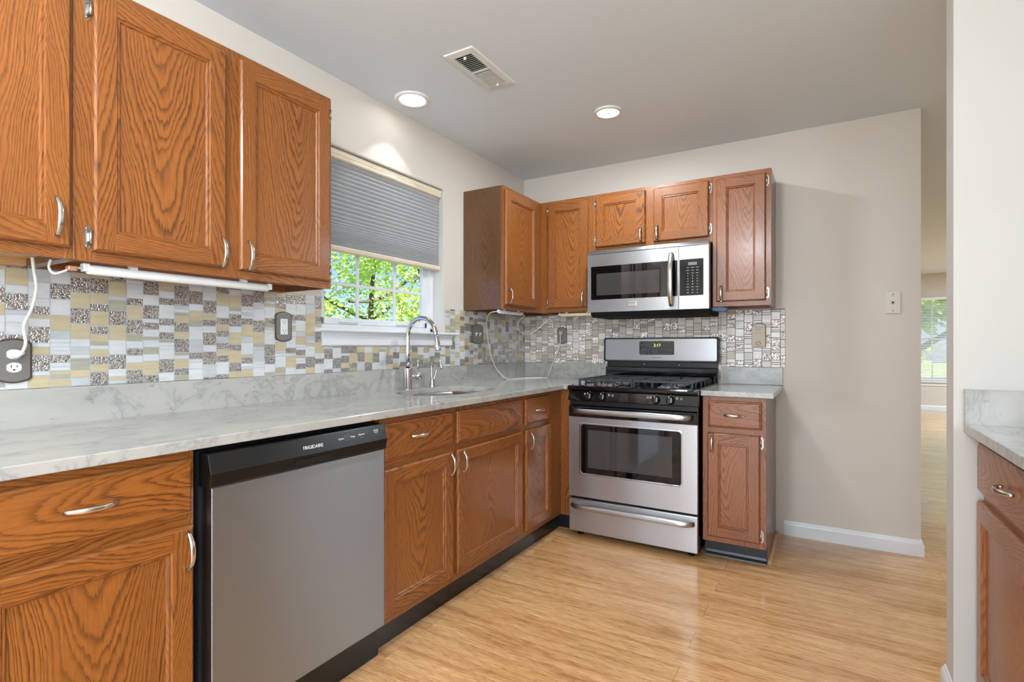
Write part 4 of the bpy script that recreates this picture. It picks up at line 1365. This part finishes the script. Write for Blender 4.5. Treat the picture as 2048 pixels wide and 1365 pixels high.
# burners and grates
for bx in (0.20, 0.56):
    for by in (0.13, 0.40):
        m = MB()
        m.lathe([(0.062, 0), (0.060, 0.003), (0.045, 0.004), (0.040, 0.012), (0.036, 0.012)], (bx, by, 0.9135), n=28, mi=1)
        m.lathe([(0.036, 0.010), (0.036, 0.017), (0.032, 0.020), (0, 0.021)], (bx, by, 0.9135), n=28, mi=0)
        m.build('burner', ['black_matte', 'knob_face'], rg)
def grate(gx0, gx1):
    m = MB()
    y0, y1, zt = 0.035, 0.520, 0.956
    r = 0.0055
    def bar(a, b_, rr=r):
        m.tube([a, b_], rr, n=8)
    def rod(x0_, x1_, y0_, y1_):
        m.box(min(x0_, x1_) - (0.0055 if x0_ == x1_ else 0), max(x0_, x1_) + (0.0055 if x0_ == x1_ else 0), min(y0_, y1_) - (0.0055 if y0_ == y1_ else 0), max(y0_, y1_) + (0.0055 if y0_ == y1_ else 0), zt - 0.012, zt)
    rod(gx0, gx1, y0, y0); rod(gx0, gx1, y1, y1); rod(gx0, gx0, y0, y1); rod(gx1, gx1, y0, y1)
    rod(gx0, gx1, (y0 + y1) / 2, (y0 + y1) / 2)
    cxm = (gx0 + gx1) / 2
    for cyb in (0.13, 0.40):
        for a in range(4):
            dx, dy = [(1, 0), (0, 1), (-1, 0), (0, -1)][a]
            ex = gx1 if dx > 0 else (gx0 if dx < 0 else cxm)
            mid = (y0 + y1) / 2
            ey = cyb if dx else ((y1 if cyb > mid else mid) if dy > 0 else (mid if cyb > mid else y0))
            rod(cxm + dx * 0.028, ex, cyb + dy * 0.028, ey) if dx == 0 or dy == 0 else None
        for sx in (-1, 1):
            for sy in (-1, 1):
                m.tube([(cxm + sx * 0.035, cyb + sy * 0.035, zt - 0.006), (cxm + sx * 0.09, cyb + sy * 0.085, zt - 0.006)], 0.005, n=6)
    for gx in (gx0, gx0 + (gx1 - gx0) * 0.33, gx0 + (gx1 - gx0) * 0.66, gx1):
        for gy in (y0, y1):
            m.prism([(gx - 0.006, 0.9145), (gx + 0.006, 0.9145), (gx + 0.0045, zt - 0.002), (gx - 0.0045, zt - 0.002)], gy - 0.006, gy + 0.006, axis='y')
    for gx in (gx0, gx1):
        for gy in (0.13, 0.28, 0.40):
            m.box(gx - 0.005, gx + 0.005, gy - 0.006, gy + 0.006, 0.9145, zt - 0.002)
    m.build('grate', 'black_matte', rg, bevel=0.0018)
grate(0.045, 0.372); grate(0.386, 0.715)
# backguard
m = MB(); m.box(0.004, W - 0.004, 0.585, 0.645, 0.90, 1.012); m.build('rear_riser', 'black_gloss', rg, bevel=0.006)
m = MB(); m.box(0.012, W - 0.012, 0.60, 0.650, 1.012, 1.050)
for a, b_ in ((0.10, 0.30), (0.35, 0.52)):
    m.box(a, b_, 0.596, 0.600, 1.024, 1.040)
m.build('vent_slot', 'black_plastic', rg, bevel=0.001)
for x in (0.282, 0.516):
    m = MB(); m.lathe([(0.007, 0.0), (0.007, -0.012), (0.004, -0.016), (0, -0.017)], (x, 0.600, 1.030), axis='y', n=16)
    m.build('vent_screw', 'nickel', rg)
m = MB()
pr = rrect(-0.012, W + 0.006, 1.046, 1.213, 0.016)
m.prism(pr, 0.590, 0.648, axis='y'); bg = m.build('backguard', 'black_gloss', rg, bevel=0.003)
m = MB(); m.prism(rrect(0.004, W - 0.010, 1.058, 1.203, 0.012), 0.5875, 0.592, axis='y'); m.build('backguard_panel', 'steel', bg, bevel=0.001)
m = MB(); m.prism(rrect(0.247, 0.483, 1.096, 1.188, 0.010), 0.5855, 0.590, axis='y'); m.build('display', 'oven_glass', bg, bevel=0.001)
lettering('clock_digits', [('2:17', 0.370, 0.585, 1.160, 0.027, 'CENTER', 1.05)], 'led', bg)
it = []
for x in (0.270, 0.292, 0.408, 0.432, 0.455):
    it.append(('BAKE' if x < 0.28 else 'BROIL' if x < 0.3 else 'SET', x, 0.5850, 1.161, 0.0070))
for x, t in ((0.270, 'TIMER'), (0.292, 'CLOCK'), (0.350, 'HOLD'), (0.408, '+'), (0.432, 'STOP'), (0.455, 'CLEAN')):
    it.append((t, x, 0.5850, 1.130, 0.0066))
lettering('display_legend', it, 'print_grey', bg)
lettering('brand_lettering', [('FRIGIDAIRE', 0.366, 0.5870, 1.076, 0.0125)], 'print_dark', bg)

# ================================================================== MICROWAVE
mw = thing('microwave', 'stainless over-the-range microwave mounted beneath the short oak cabinet', 'microwave', (0.708, -0.41, 1.365), 0)
W = 0.757; HB = 0.412
m = MB(); m.box(0.003, W - 0.003, 0.028, 0.398, 0.012, HB); m.build('body', 'black_plastic', mw, bevel=0.002)
m = MB(); m.prism([(0.03, 0.012), (0.03, -0.002), (0.05, -0.020), (0.36, -0.022), (0.40, -0.01), (0.40, 0.012)], 0.012, W - 0.012)
m.build('underside_vent', 'black_void', mw)
m = MB(); m.prism([(0.028, 0.386), (0.002, 0.386), (-0.002, 0.390), (0.010, 0.410), (0.014, HB), (0.028, HB)], 0.0, W)
m.build('top_grille', 'steel', mw, bevel=0.0015)
# door
md_ = bpy.data.objects.new('door', None); COL.objects.link(md_); md_.parent = mw
def plate(x0, x1, z0, z1, inner, mat, parent, name, y=0.0):
    m = MB()
    frame_plate(m, (x0, x1, z0, z1), inner, y)
    P4 = [(x1, z1), (x0, z1), (x0, z0), (x1, z0)]
    for k in range(4):
        a, b_ = P4[k], P4[(k + 1) % 4]
        m.face([(a[0], y, a[1]), (b_[0], y, b_[1]), (b_[0], y + 0.028, b_[1]), (a[0], y + 0.028, a[1])])
    n = len(inner)
    for i in range(n):
        a, b_ = inner[i], inner[(i + 1) % n]
        m.face([(a[0], y, a[1]), (b_[0], y, b_[1]), (b_[0], y + 0.004, b_[1]), (a[0], y + 0.004, a[1])])
    return m.build(name, mat, parent)
SPL = 0.584
plate(0.0, SPL - 0.001, 0.010, 0.384, rrect(0.024, SPL - 0.006, 0.090, 0.306, 0.006), 'steel', md_, 'door_skin')
m = MB(); m.box(0.020, SPL - 0.004, 0.0015, 0.02, 0.086, 0.310); m.build('door_glass', 'oven_glass', md_)
m = MB(); m.box(0.062, 0.470, 0.0012, 0.003, 0.118, 0.258); m.build('window_screen', 'oven_mesh', md_)
m = MB()
pts, rs = [], []
for i in range(25):
    t = -1 + 2 * i / 24
    pts.append((SPL - 0.042 + 0.0, -0.004 - 0.040 * (1 - abs(t) ** 2.4), 0.192 + 0.160 * t))
    rs.append(0.0135 + 0.003 * (1 - t * t))
m.tube(pts, rs, n=14, flat=0.5, up=(0, -1, 0)); m.build('handle', 'nickel', md_)
m = MB(); m.box(0.275, 0.327, -0.003, 0.0, 0.040, 0.074); bd = m.build('badge', 'nickel', md_, bevel=0.002)
lettering('brand_lettering', [('FRIGIDAIRE', 0.301, -0.0033, 0.061, 0.0085)], 'print_dark', md_)
# control side
plate(SPL + 0.002, W, 0.010, 0.384, rrect(SPL + 0.006, W - 0.030, 0.090, 0.306, 0.006), 'steel', mw, 'control_surround')
m = MB(); m.box(SPL + 0.004, W - 0.026, 0.0015, 0.02, 0.086, 0.310); m.build('control_panel', 'oven_glass', mw)
m = MB(); m.box(0.640, 0.690, 0.0008, 0.003, 0.270, 0.288); m.build('display', 'print_grey', mw)
it = []
rows = ['Time', 'Auto', 'Menu', '1 2 3', '4 5 6', '7 8 9', '0', 'Start', 'Clock', 'Vent']
for r_ in range(10):
    for c_ in range(3):
        z = 0.256 - r_ * 0.0165
        if 3 <= r_ <= 5: t = str((r_ - 3) * 3 + c_ + 1)
        elif r_ == 6: t = ('Off', '0', 'On')[c_]
        else: t = (('Cook', 'Defrost', 'Reheat'), ('Popcorn', 'Potato', 'Pizza'), ('Melt', 'Soften', 'Warm'), (), (), (), (), ('Power', 'Timer', 'Clock'), ('Stop', 'Add', 'Start'), ('Light', 'Vent', 'Fan'))[r_][c_]
        it.append((t, 0.638 + c_ * 0.027, 0.0010, z, 0.0105 if len(t) == 1 else 0.0062))
lettering('button_legend', it, 'print_white', mw)

# blue packaging scrap hanging at the microwave's right bottom
m = MB(); m.prism([(0.0, 0.0), (0.070, -0.008), (0.090, 0.010), (0.060, 0.022), (0.0, 0.020)], -0.06, 0.0, axis='y')
tag(m.build('tape_roll', 'blue_tape', loc=(1.468, -0.262, 1.365), bevel=0.003), 'small blue strip tucked under the cabinet right of the microwave', 'tape')

# ================================================================== OUTLETS AND SWITCHES
def wave_plate(w, h, s=0.0):
    """decorative wall plate outline with stepped shoulders"""
    pts = []
    n = 10
    for i in range(n + 1):                      # top arch
        t = -1 + 2 * i / n
        pts.append((-t * w * 0.36, h / 2 - 0.004 + 0.006 * math.cos(t * PI / 2)))
    pts += [(-w * 0.42, h / 2 - 0.006), (-w / 2, h / 2 - 0.013), (-w / 2, -h / 2 + 0.013), (-w * 0.42, -h / 2 + 0.006)]
    for i in range(n + 1):
        t = -1 + 2 * i / n
        pts.append((t * w * 0.36, -h / 2 + 0.004 - 0.006 * math.cos(t * PI / 2)))
    pts += [(w * 0.42, -h / 2 + 0.006), (w / 2, -h / 2 + 0.013), (w / 2, h / 2 - 0.013), (w * 0.42, h / 2 - 0.006)]
    return pts
def plate_thing(name, label, cat, loc, rotz, w, h, kind, face='bronze', rim='bronze_edge'):
    t = thing(name, label, cat, loc, rotz)
    m = MB(); m.prism(wave_plate(w, h), -0.0045, 0.0, axis='y', mi=1)
    inner = [(a * 0.88, b_ * 0.93) for a, b_ in wave_plate(w, h)]
    m.prism(inner, -0.0065, -0.0044, axis='y', mi=0)
    m.build('wall_plate', [face, rim], t, bevel=0.001)
    def recept(cx, cz, mat='white_plastic'):
        m = MB()
        pr = []
        for i in range(24):
            a = 2 * PI * i / 24
            pr.append((max(-0.0165, min(0.0165, 0.0185 * math.cos(a))), 0.0145 * math.sin(a)))
        m.prism([(a + cx, b_ + cz) for a, b_ in pr], -0.0085, -0.006, axis='y', mi=0)
        m.box(cx - 0.0075, cx - 0.0055, -0.0090, -0.0084, cz - 0.001, cz + 0.007, 1)
        m.box(cx + 0.0055, cx + 0.0075, -0.0090, -0.0084, cz, cz + 0.006, 1)
        m.prism([(cx + 0.0028 * math.cos(2 * PI * i / 8), cz - 0.007 + 0.0028 * math.sin(2 * PI * i / 8)) for i in range(8)], -0.0090, -0.0084, axis='y', mi=1)
        m.build('receptacle', [mat, 'slot'], t)
    if kind == 'duplex':
        recept(0, 0.0195); recept(0, -0.0195)
    elif kind == 'duplex_dark':
        recept(0, 0.0195, face); recept(0, -0.0195, face)
    elif kind == 'decora':
        m = MB(); m.box(-0.017, 0.017, -0.009, -0.006, -0.034, 0.034, 0)
        for cz in (0.021, -0.021):
            m.box(-0.0075, -0.0055, -0.0095, -0.0089, cz - 0.001, cz + 0.008, 1)
            m.box(0.0055, 0.0075, -0.0095, -0.0089, cz, cz + 0.007, 1)
            m.box(-0.002, 0.002, -0.0095, -0.0089, cz - 0.009, cz - 0.005, 1)
        m.box(-0.007, 0.007, -0.0098, -0.0089, -0.0045, -0.001, 0); m.box(-0.007, 0.007, -0.0098, -0.0089, 0.001, 0.0045, 0)
        m.build('receptacle', ['white_plastic', 'slot'], t, bevel=0.0004)
    elif kind == 'toggles':
        for cx in (-0.023, 0.023):
            m = MB(); m.box(cx - 0.005, cx + 0.005, -0.008, -0.006, -0.012, 0.012); m.prism([(-0.007, -0.003), (-0.020, 0.006), (-0.019, 0.011), (-0.007, 0.005)], cx - 0.0035, cx + 0.0035, axis='x')
            m.build('toggle', 'white_plastic', t, bevel=0.0005)
        m = MB()
        for cx in (-0.023, 0.023):
            for cz in (-0.030, 0.030):
                m.lathe([(0.003, -0.006), (0.003, -0.0072), (0, -0.0078)], (cx, 0, cz), axis='y', n=10)
        m.build('plate_screw', rim, t)
    return t
OX = 0.0078
plate_thing('wall_outlet', 'grey pewter outlet plate at the left edge with a white cord plugged in', 'outlet', (OX, -3.058, 1.112), ROT_L, 0.084, 0.128, 'duplex')
plate_thing('wall_outlet', 'pewter plate with a white outlet on the tiles left of the window', 'outlet', (OX, -2.163, 1.240), ROT_L, 0.082, 0.128, 'decora')
plate_thing('light_switch', 'wide pewter plate with two white toggle switches, right of the window', 'light switch', (OX, -0.664, 1.235), ROT_L, 0.132, 0.128, 'toggles')
plate_thing('wall_outlet', 'pewter outlet plate on the back wall left of the range', 'outlet', (0.336, -OX, 1.235), 0, 0.080, 0.122, 'duplex_dark')
o5 = plate_thing('wall_outlet', 'outlet plate right of the range, mostly hidden by a beige plug-in device', 'outlet', (1.690, -OX, 1.232), 0, 0.080, 0.130, 'duplex_dark')
pa = thing('plug_in_adapter', 'beige plug-in device covering the outlet right of the range', 'adapter', (1.690, -0.0165, 1.214), 0)
m = MB(); m.box(-0.039, 0.039, -0.018, 0, -0.066, 0.060); m.build('housing', 'beige_plastic', pa, bevel=0.003)
m = MB()
m.box(-0.016, 0.012, -0.0188, -0.018, 0.044, 0.0455)
for cx in (-0.012, 0.010): m.box(cx - 0.003, cx + 0.003, -0.0186, -0.018, 0.022, 0.024)
m.tube([(0.011 * math.cos(a), -0.0185, -0.044 + 0.011 * math.sin(a)) for a in [2 * PI * i / 20 for i in range(21)]], 0.0012, n=6)
m.build('adapter_marks', 'bronze_edge', pa)
# phone jack
pj = thing('phone_jack', 'white phone jack plate on the wall near the opening', 'phone jack', (2.373, -0.0008, 1.400), 0)
m = MB(); m.box(-0.036, 0.036, -0.006, 0, -0.062, 0.062); m.build('wall_plate', paint('jack_plate_paint', (216, 207, 196), 0.35), pj, bevel=0.002)
m = MB(); m.box(-0.008, 0.008, -0.0075, -0.006, -0.010, 0.010, 0); m.box(-0.005, 0.005, -0.0079, -0.0074, -0.006, 0.003, 1); m.build('jack_socket', ['beige_plastic', 'slot'], pj)
m = MB()
for cz in (-0.046, 0.046): m.lathe([(0.005, -0.006), (0.005, -0.010), (0.003, -0.012), (0, -0.012)], (0, 0, cz), axis='y', n=12)
m.build('plate_stud', 'beige_plastic', pj)

# ================================================================== UNDER-CABINET LIGHT TUBES AND CORDS
def light_bar(label, p0, p1, r=0.014, mat='white_plastic'):
    p0, p1 = Vector(p0), Vector(p1)
    ang = math.atan2((p1 - p0).y, (p1 - p0).x)
    ln = (p1 - p0).length
    t = thing('under_cabinet_light', label, 'light fixture', tuple(p0), ang)
    m = MB(); m.tube([(0.012, 0, 0), (0.016, 0, 0), (ln - 0.016, 0, 0), (ln - 0.012, 0, 0)], [r * 0.9, r, r, r * 0.9], n=16); m.build('tube', mat, t)
    m = MB(); m.box(0, 0.016, -r * 0.8, r * 0.8, -r * 0.5, r * 1.1); m.box(ln - 0.016, ln, -r * 0.8, r * 0.8, -r * 0.5, r * 1.1); m.build('end_cap', mat, t, bevel=0.002)
    m = MB(); m.box(ln * 0.2, ln * 0.2 + 0.02, -r * 0.6, r * 0.6, r * 0.8, 0.025 + r * 0.4); m.box(ln * 0.8, ln * 0.8 + 0.02, -r * 0.6, r * 0.6, r * 0.8, 0.025 + r * 0.4); m.build('mounting_clip', mat, t)
    return t
light_bar('long white light tube under the two-door cabinet left of the window', (0.262, -2.985, 1.372), (0.262, -2.400, 1.372))
light_bar('short white light bar under the corner cabinet right of the window', (0.262, -0.800, 1.374), (0.262, -0.490, 1.374), 0.012)
light_bar('slim cream light bar under the cabinet left of the microwave', (0.43, -0.262, 1.374), (0.690, -0.262, 1.374), 0.012, 'cream')
def cord(label, pts, r=0.0026, name='power_cord', k=8):
    m = MB(); m.tube(spline(pts, k), r, n=8)
    return tag(m.build(name, 'cord'), label, 'cord')
# plug at the left outlet with its cord
t = thing('power_cord', 'thick white cord rising from the left outlet to the cabinet underside', 'cord', (0, 0, 0))
m = MB(); m.tube(spline([(0.050, -3.050, 1.137), (0.062, -3.046, 1.165), (0.055, -3.048, 1.215), (0.085, -3.040, 1.262), (0.12, -3.040, 1.318), (0.135, -3.050, 1.37), (0.140, -3.055, 1.405)], 8), 0.0042, n=10); m.build('cable', 'cord', t)
m = MB(); m.lathe([(0, 0.0175), (0.013, 0.0175), (0.014, 0.024), (0.012, 0.040), (0.006, 0.046), (0, 0.047)], (0, -3.058, 1.1325), axis='x', n=20); m.tube([(0.036, -3.056, 1.130), (0.050, -3.050, 1.137)], 0.007, n=10); m.build('plug', 'white_plastic', t)
t = thing('power_cord', 'short looped white cord with a copper clip at the left light tube end', 'cord', (0, 0, 0))
m = MB(); m.tube(spline([(0.255, -3.052, 1.388), (0.262, -3.058, 1.366), (0.275, -3.052, 1.350), (0.270, -3.030, 1.358), (0.266, -3.008, 1.372), (0.262, -2.986, 1.373)], 8), 0.0032, n=8); m.build('cable', 'cord', t)
m = MB(); m.box(0.258, 0.280, -3.022, -3.000, 1.362, 1.376); m.build('clip', 'copper', t, bevel=0.003)
t = thing('power_cord', 'long thin white cord hanging from the corner cabinet down to the countertop', 'cord', (0, 0, 0))
m = MB(); m.tube(spline([(0.255, -0.803, 1.376), (0.20, -0.80, 1.366), (0.11, -0.700, 1.33), (0.045, -0.60, 1.27), (0.035, -0.565, 1.17), (0.035, -0.53, 1.08), (0.045, -0.485, 1.00), (0.075, -0.44, 0.94), (0.105, -0.41, 0.9175), (0.10, -0.33, 0.9172), (0.10, -0.22, 0.9172), (0.13, -0.16, 0.9172), (0.19, -0.10, 0.9172), (0.235, -0.075, 0.9172), (0.24, -0.05, 0.93), (0.27, -0.03, 1.03), (0.325, -0.03, 1.16), (0.336, -0.04, 1.235)], 8), 0.0028, n=8)
m.build('cable', 'cord', t)
m = MB(); m.box(0.324, 0.348, -0.044, -0.0172, 1.238, 1.268); m.build('plug', 'beige_plastic', t, bevel=0.003)
m = MB(); m.tube(spline([(0.105, -0.41, 0.9178), (0.14, -0.34, 0.9172), (0.16, -0.24, 0.9172), (0.20, -0.17, 0.9172), (0.225, -0.10, 0.9172)], 8), 0.0026, n=8); m.build('spare_loop', 'cord', t)
cord('thin looped white wire joining the two corner light bars', [(0.262, -0.488, 1.374), (0.255, -0.45, 1.362), (0.20, -0.42, 1.34), (0.16, -0.38, 1.29), (0.17, -0.33, 1.25), (0.22, -0.30, 1.245), (0.28, -0.28, 1.285), (0.35, -0.264, 1.345), (0.428, -0.262, 1.374)], 0.0022)

# ================================================================== CELLULAR SHADE
cs = thing('cellular_shade', 'grey pleated cellular shade half lowered in the window over the sink', 'window shade', (-0.040, WY0 + 0.012, 0.0), ROT_L)
SW = (WY1 - 0.010) - (WY0 + 0.012)
SZt, SZb = 2.090, 1.652
m = MB()
m.prism([(0.026, 2.128), (-0.020, 2.128), (-0.026, 2.122), (-0.026, 2.104), (-0.023, 2.099), (-0.026, 2.094), (-0.024, 2.083), (-0.012, 2.078), (0.026, 2.080)], 0, SW)
m.build('headrail', 'cream', cs)
m = MB(); m.prism([(0.016, SZb), (-0.016, SZb), (-0.020, SZb - 0.006), (-0.018, SZb - 0.020), (-0.010, SZb - 0.026), (0.016, SZb - 0.026)], 0.0, SW)
m.build('bottom_rail', 'cream', cs)
m = MB()
front, back = [], []
zz = [2.082]
n_open = 17
z = 2.078
for i in range(12):
    z -= 0.0222; zz.append(z)
dz_ = 0.0195
while z > SZb + 0.004:
    z -= dz_; zz.append(z); dz_ = max(0.0075, dz_ * 0.87)
prof = []
for a, b_ in zip(zz, zz[1:]):
    amp = max(0.0045, 0.42 * (a - b_))
    prof.append((-0.004, a)); prof.append((-0.004 - amp * 0.55, a - (a - b_) * 0.22)); prof.append((-0.004 - amp, (a + b_) / 2)); prof.append((-0.004 - amp * 0.55, b_ + (a - b_) * 0.22))
prof.append((-0.004, zz[-1]))
for sgn in (1, -1):
    P_ = [((y if sgn > 0 else -y), z) for y, z in prof]
    A = [m.bm.verts.new((0.003, y, z)) for y, z in P_]; B = [m.bm.verts.new((SW - 0.014, y, z)) for y, z in P_]
    for i in range(len(A) - 1):
        m.bm.faces.new((A[i], B[i], B[i + 1], A[i + 1]))
m.build('pleated_fabric', 'shade', cs)
m = MB(); m.box(SW * 0.47, SW * 0.47 + 0.09, -0.0275, -0.024, 2.088, 2.098); m.build('rail_clip', 'white_plastic', cs)

# ================================================================== CEILING FIXTURES
def can_light(label, x, y, R=0.098, r=0.066):
    t = thing('recessed_light', label, 'ceiling light', (x, y, H - 0.0005), 0, None)
    m = MB(); m.lathe([(R, 0.0), (R, -0.004), (R - 0.005, -0.009), (R - 0.015, -0.011), (r + 0.006, -0.009), (r, -0.005), (r, 0.0)], n=48); m.build('trim_ring', 'vent', t)
    m = MB(); m.lathe([(0, -0.0055), (r * 0.6, -0.0052), (r, -0.004), (r, -0.0005), (0, -0.0005)], n=48); m.build('lens', 'lamp_lens', t)
    return t
can_light('round recessed light near the window wall, left of the vent', 0.170, -1.505, 0.092, 0.066)
can_light('round recessed light over the range, right of the vent', 1.007, -0.834, 0.076, 0.062)
dm = thing('added_dome_light', 'frosted glass dome light on the kitchen ceiling above the viewer', 'ceiling light', (DOME[0], DOME[1], H), 0)  # fixture made up to carry the dome fill
m = MB(); m.lathe([(0, 0), (0.03, 0), (0.03, -0.012), (0.012, -0.02), (0.012, -0.30), (0.0, -0.31)], n=32); m.build('stem', 'nickel', dm)
m = MB(); m.lathe([(0.012, -0.302), (0.07, -0.296), (0.13, -0.272), (0.172, -0.235), (0.176, -0.236), (0.134, -0.276), (0.072, -0.301), (0.012, -0.307)], n=40); m.build('glass_bowl', 'lamp_bowl', dm)
can_light('round recessed light by the patio door, on its left', 0.75, -5.2)  # rear pair out of view, added to brighten the room
can_light('round recessed light by the patio door, on its right', 2.3, -5.2)

vt = thing('ceiling_vent', 'white louvred air register in the ceiling between the two lights', 'vent', (0.650, -1.567, H), 0)
m = MB()
ox, oy, ix, iy = 0.080, 0.187, 0.047, 0.152
zt, zb_ = -0.0005, -0.009
def rect(a, b_, z): return [(-a, -b_, z), (a, -b_, z), (a, b_, z), (-a, b_, z)]
L0, L1, L2, L3 = rect(ox, oy, zt), rect(ox - 0.004, oy - 0.004, -0.006), rect(ix, iy, zb_), rect(ix, iy, zt)
for A, B in ((L0, L1), (L1, L2), (L2, L3)):
    for k in range(4):
        m.face([A[k], A[(k + 1) % 4], B[(k + 1) % 4], B[k]])
m.build('register_frame', 'vent', vt, fix=True)
m = MB(); m.face([(-ix, -iy, -0.0012), (ix, -iy, -0.0012), (ix, iy, -0.0012), (-ix, iy, -0.0012)]); m.build('duct_shade_sheet', 'black_void', vt, fix=False)  # flat black sheet stands for the shade inside the duct
m = MB()
for i in range(22):
    yy = -iy + (i + 0.5) * 2 * iy / 22
    if abs(yy) < 0.008: continue
    s = 0.0045 if yy < 0 else -0.0045
    a, b_ = (yy - 0.0035, yy + 0.0035) 
    ang = 0.003 if yy < 0 else -0.0004
    m.face([(-ix, yy - ang, -0.0085), (ix, yy - ang, -0.0085), (ix, yy + ang, -0.002), (-ix, yy + ang, -0.002)])
    m.face([(-ix, yy - ang - 0.001, -0.0085), (ix, yy - ang - 0.001, -0.0085), (ix, yy - ang + 0.001, -0.0087), (-ix, yy - ang + 0.001, -0.0087)])
m.box(-ix, ix, -0.006, 0.006, -0.0088, -0.002)
m.build('louvres', 'vent', vt, fix=False)
m = MB(); m.box(0.0, 0.012, -iy + 0.012, -iy + 0.018, -0.020, -0.008); m.box(0.0, 0.012, iy - 0.016, iy - 0.010, -0.020, -0.008); m.build('damper_lever', 'vent', vt)

# ================================================================== OUTSIDE
g = MB(); g.box(-60, -0.16, -30, 60, -0.6, -0.5); g.box(-0.16, 40, 8.55, 60, -0.6, -0.5)
struct('ground', g, 'grass')

def tree(label, loc, height, crown_r, crown_c, n_leaf, seed, leaf='leaf', trunk_r=0.16, leafsize=0.07, group=None, extra=None):
    rnd = random.Random(seed)
    t = thing('leafy_tree', label, 'tree', loc, 0, group)
    m = MB()
    tips = []
    def branch(p, d, ln, r, depth):
        pts = [p]; rs = [r]
        q = Vector(p)
        n = 5
        dd = Vector(d)
        for i in range(n):
            dd = (dd + Vector((rnd.uniform(-1, 1), rnd.uniform(-1, 1), rnd.uniform(-0.4, 0.8))) * 0.16).normalized()
            q = q + dd * ln / n
            pts.append(q.copy()); rs.append(r * (1 - 0.6 * (i + 1) / n))
        m.tube(pts, rs, n=7 if depth < 2 else 5)
        for i in range(2, n + 1):
            tips.append((pts[i], ln))
        if depth < 3:
            for k in range(4 if depth == 0 else 3):
                i = rnd.randint(2, n)
                a = rnd.uniform(0, 2 * PI)
                nd = (dd * 0.5 + Vector((math.cos(a), math.sin(a), rnd.uniform(-0.1, 0.7)))).normalized()
                branch(pts[i], nd, ln * rnd.uniform(0.55, 0.8), rs[i] * 0.7, depth + 1)
    branch(Vector((0, 0, 0)), Vector((0, 0, 1)), height * 0.6, trunk_r, 0)
    if extra:
        for e in extra:
            m.tube(spline(e[0], 5), e[1], n=6)
    m.build('trunk', 'bark', t)
    bm = bmesh.new()
    cx = Vector(crown_c)
    clumps = []
    for _ in range(int(n_leaf / 45)):
        while True:
            v = Vector((rnd.uniform(-1, 1), rnd.uniform(-1, 1), rnd.uniform(-1, 1)))
            if v.length < 1: break
        v = v * (0.55 + 0.45 * v.length)
        clumps.append(cx + Vector((v.x * crown_r[0], v.y * crown_r[1], v.z * crown_r[2])))
    for c in clumps:
        for _ in range(45):
            p = c + Vector((rnd.gauss(0, 0.22), rnd.gauss(0, 0.22), rnd.gauss(0, 0.10)))
            s = leafsize * rnd.uniform(0.6, 1.3)
            e = Euler((rnd.uniform(-0.9, 0.9), rnd.uniform(-0.9, 0.9), rnd.uniform(0, 2 * PI))).to_matrix()
            shape = [(0, -1, 0), (0.75, -0.55, 0.12), (0.45, 0.1, 0.1), (0.9, 0.5, 0.2), (0, 1.1, 0), (-0.9, 0.5, 0.2), (-0.45, 0.1, 0.1), (-0.75, -0.55, 0.12)]
            vs = [bm.verts.new(p + e @ (Vector(q) * s)) for q in shape]
            bm.faces.new(vs)
    me = bpy.data.meshes.new('foliage'); bm.to_mesh(me); bm.free(); me.materials.append(M[leaf])
    o = bpy.data.objects.new('foliage', me); COL.objects.link(o); o.parent = t
    return t
tree('bright green leafy tree just outside the window over the sink', (-5.6, 3.9, -0.5), 6.0, (2.6, 2.6, 2.2), (0, 0, 3.3), 10500, 3, 'leaf', 0.09, 0.040,
     extra=[([(0.9, 0.32, 0.0), (0.95, 0.30, 1.6), (1.0, 0.32, 2.6), (0.95, 0.30, 3.1), (0.8, 0.2, 4.2)], 0.065), ([(0.97, 0.30, 3.05), (1.05, -0.33, 2.77), (1.15, -0.83, 2.53), (1.2, -1.2, 2.40), (1.2, -1.7, 2.36)], 0.026), ([(0.95, 0.3, 1.4), (1.2, -0.8, 1.75), (1.3, -1.9, 1.72)], 0.018)])
tree('pale green tree further back behind the window tree, on the left', (-15.0, 7.5, -0.5), 6.0, (3.4, 3.4, 2.0), (0, 0, 2.2), 4000, 8, 'leaf2', 0.22, 0.12)
tree('pale green tree further back behind the window tree, on the right', (-12.5, 17.5, -0.5), 7.0, (3.6, 3.6, 2.2), (0, 0, 2.3), 4000, 12, 'leaf2', 0.24, 0.12)
tree('leafy tree seen through the blind of the far room window', (4.2, 15.0, -0.5), 6.0, (2.6, 2.6, 2.0), (0, 0, 2.4), 2500, 21, 'leaf2', 0.18, 0.12)

# ================================================================== GROUPS OF REPEATED THINGS
GROUPS = {'upper_cabinet': 'oak upper cabinets', 'base_cabinet': 'oak base cabinets', 'countertop': 'pale marble countertops',
          'recessed_light': 'round recessed ceiling lights', 'wall_outlet': 'wall outlets above the counters',
          'under_cabinet_light': 'light bars under the upper cabinets', 'power_cord': 'white cords under the cabinets',
          'tile_backsplash': 'mosaic tile backsplashes', 'leafy_tree': 'trees outside the windows'}
for ob in bpy.data.objects:
    if ob.parent is None and 'label' in ob.keys():
        gname = GROUPS.get(ob.name.split('.')[0])
        if gname:
            ob['group'] = gname
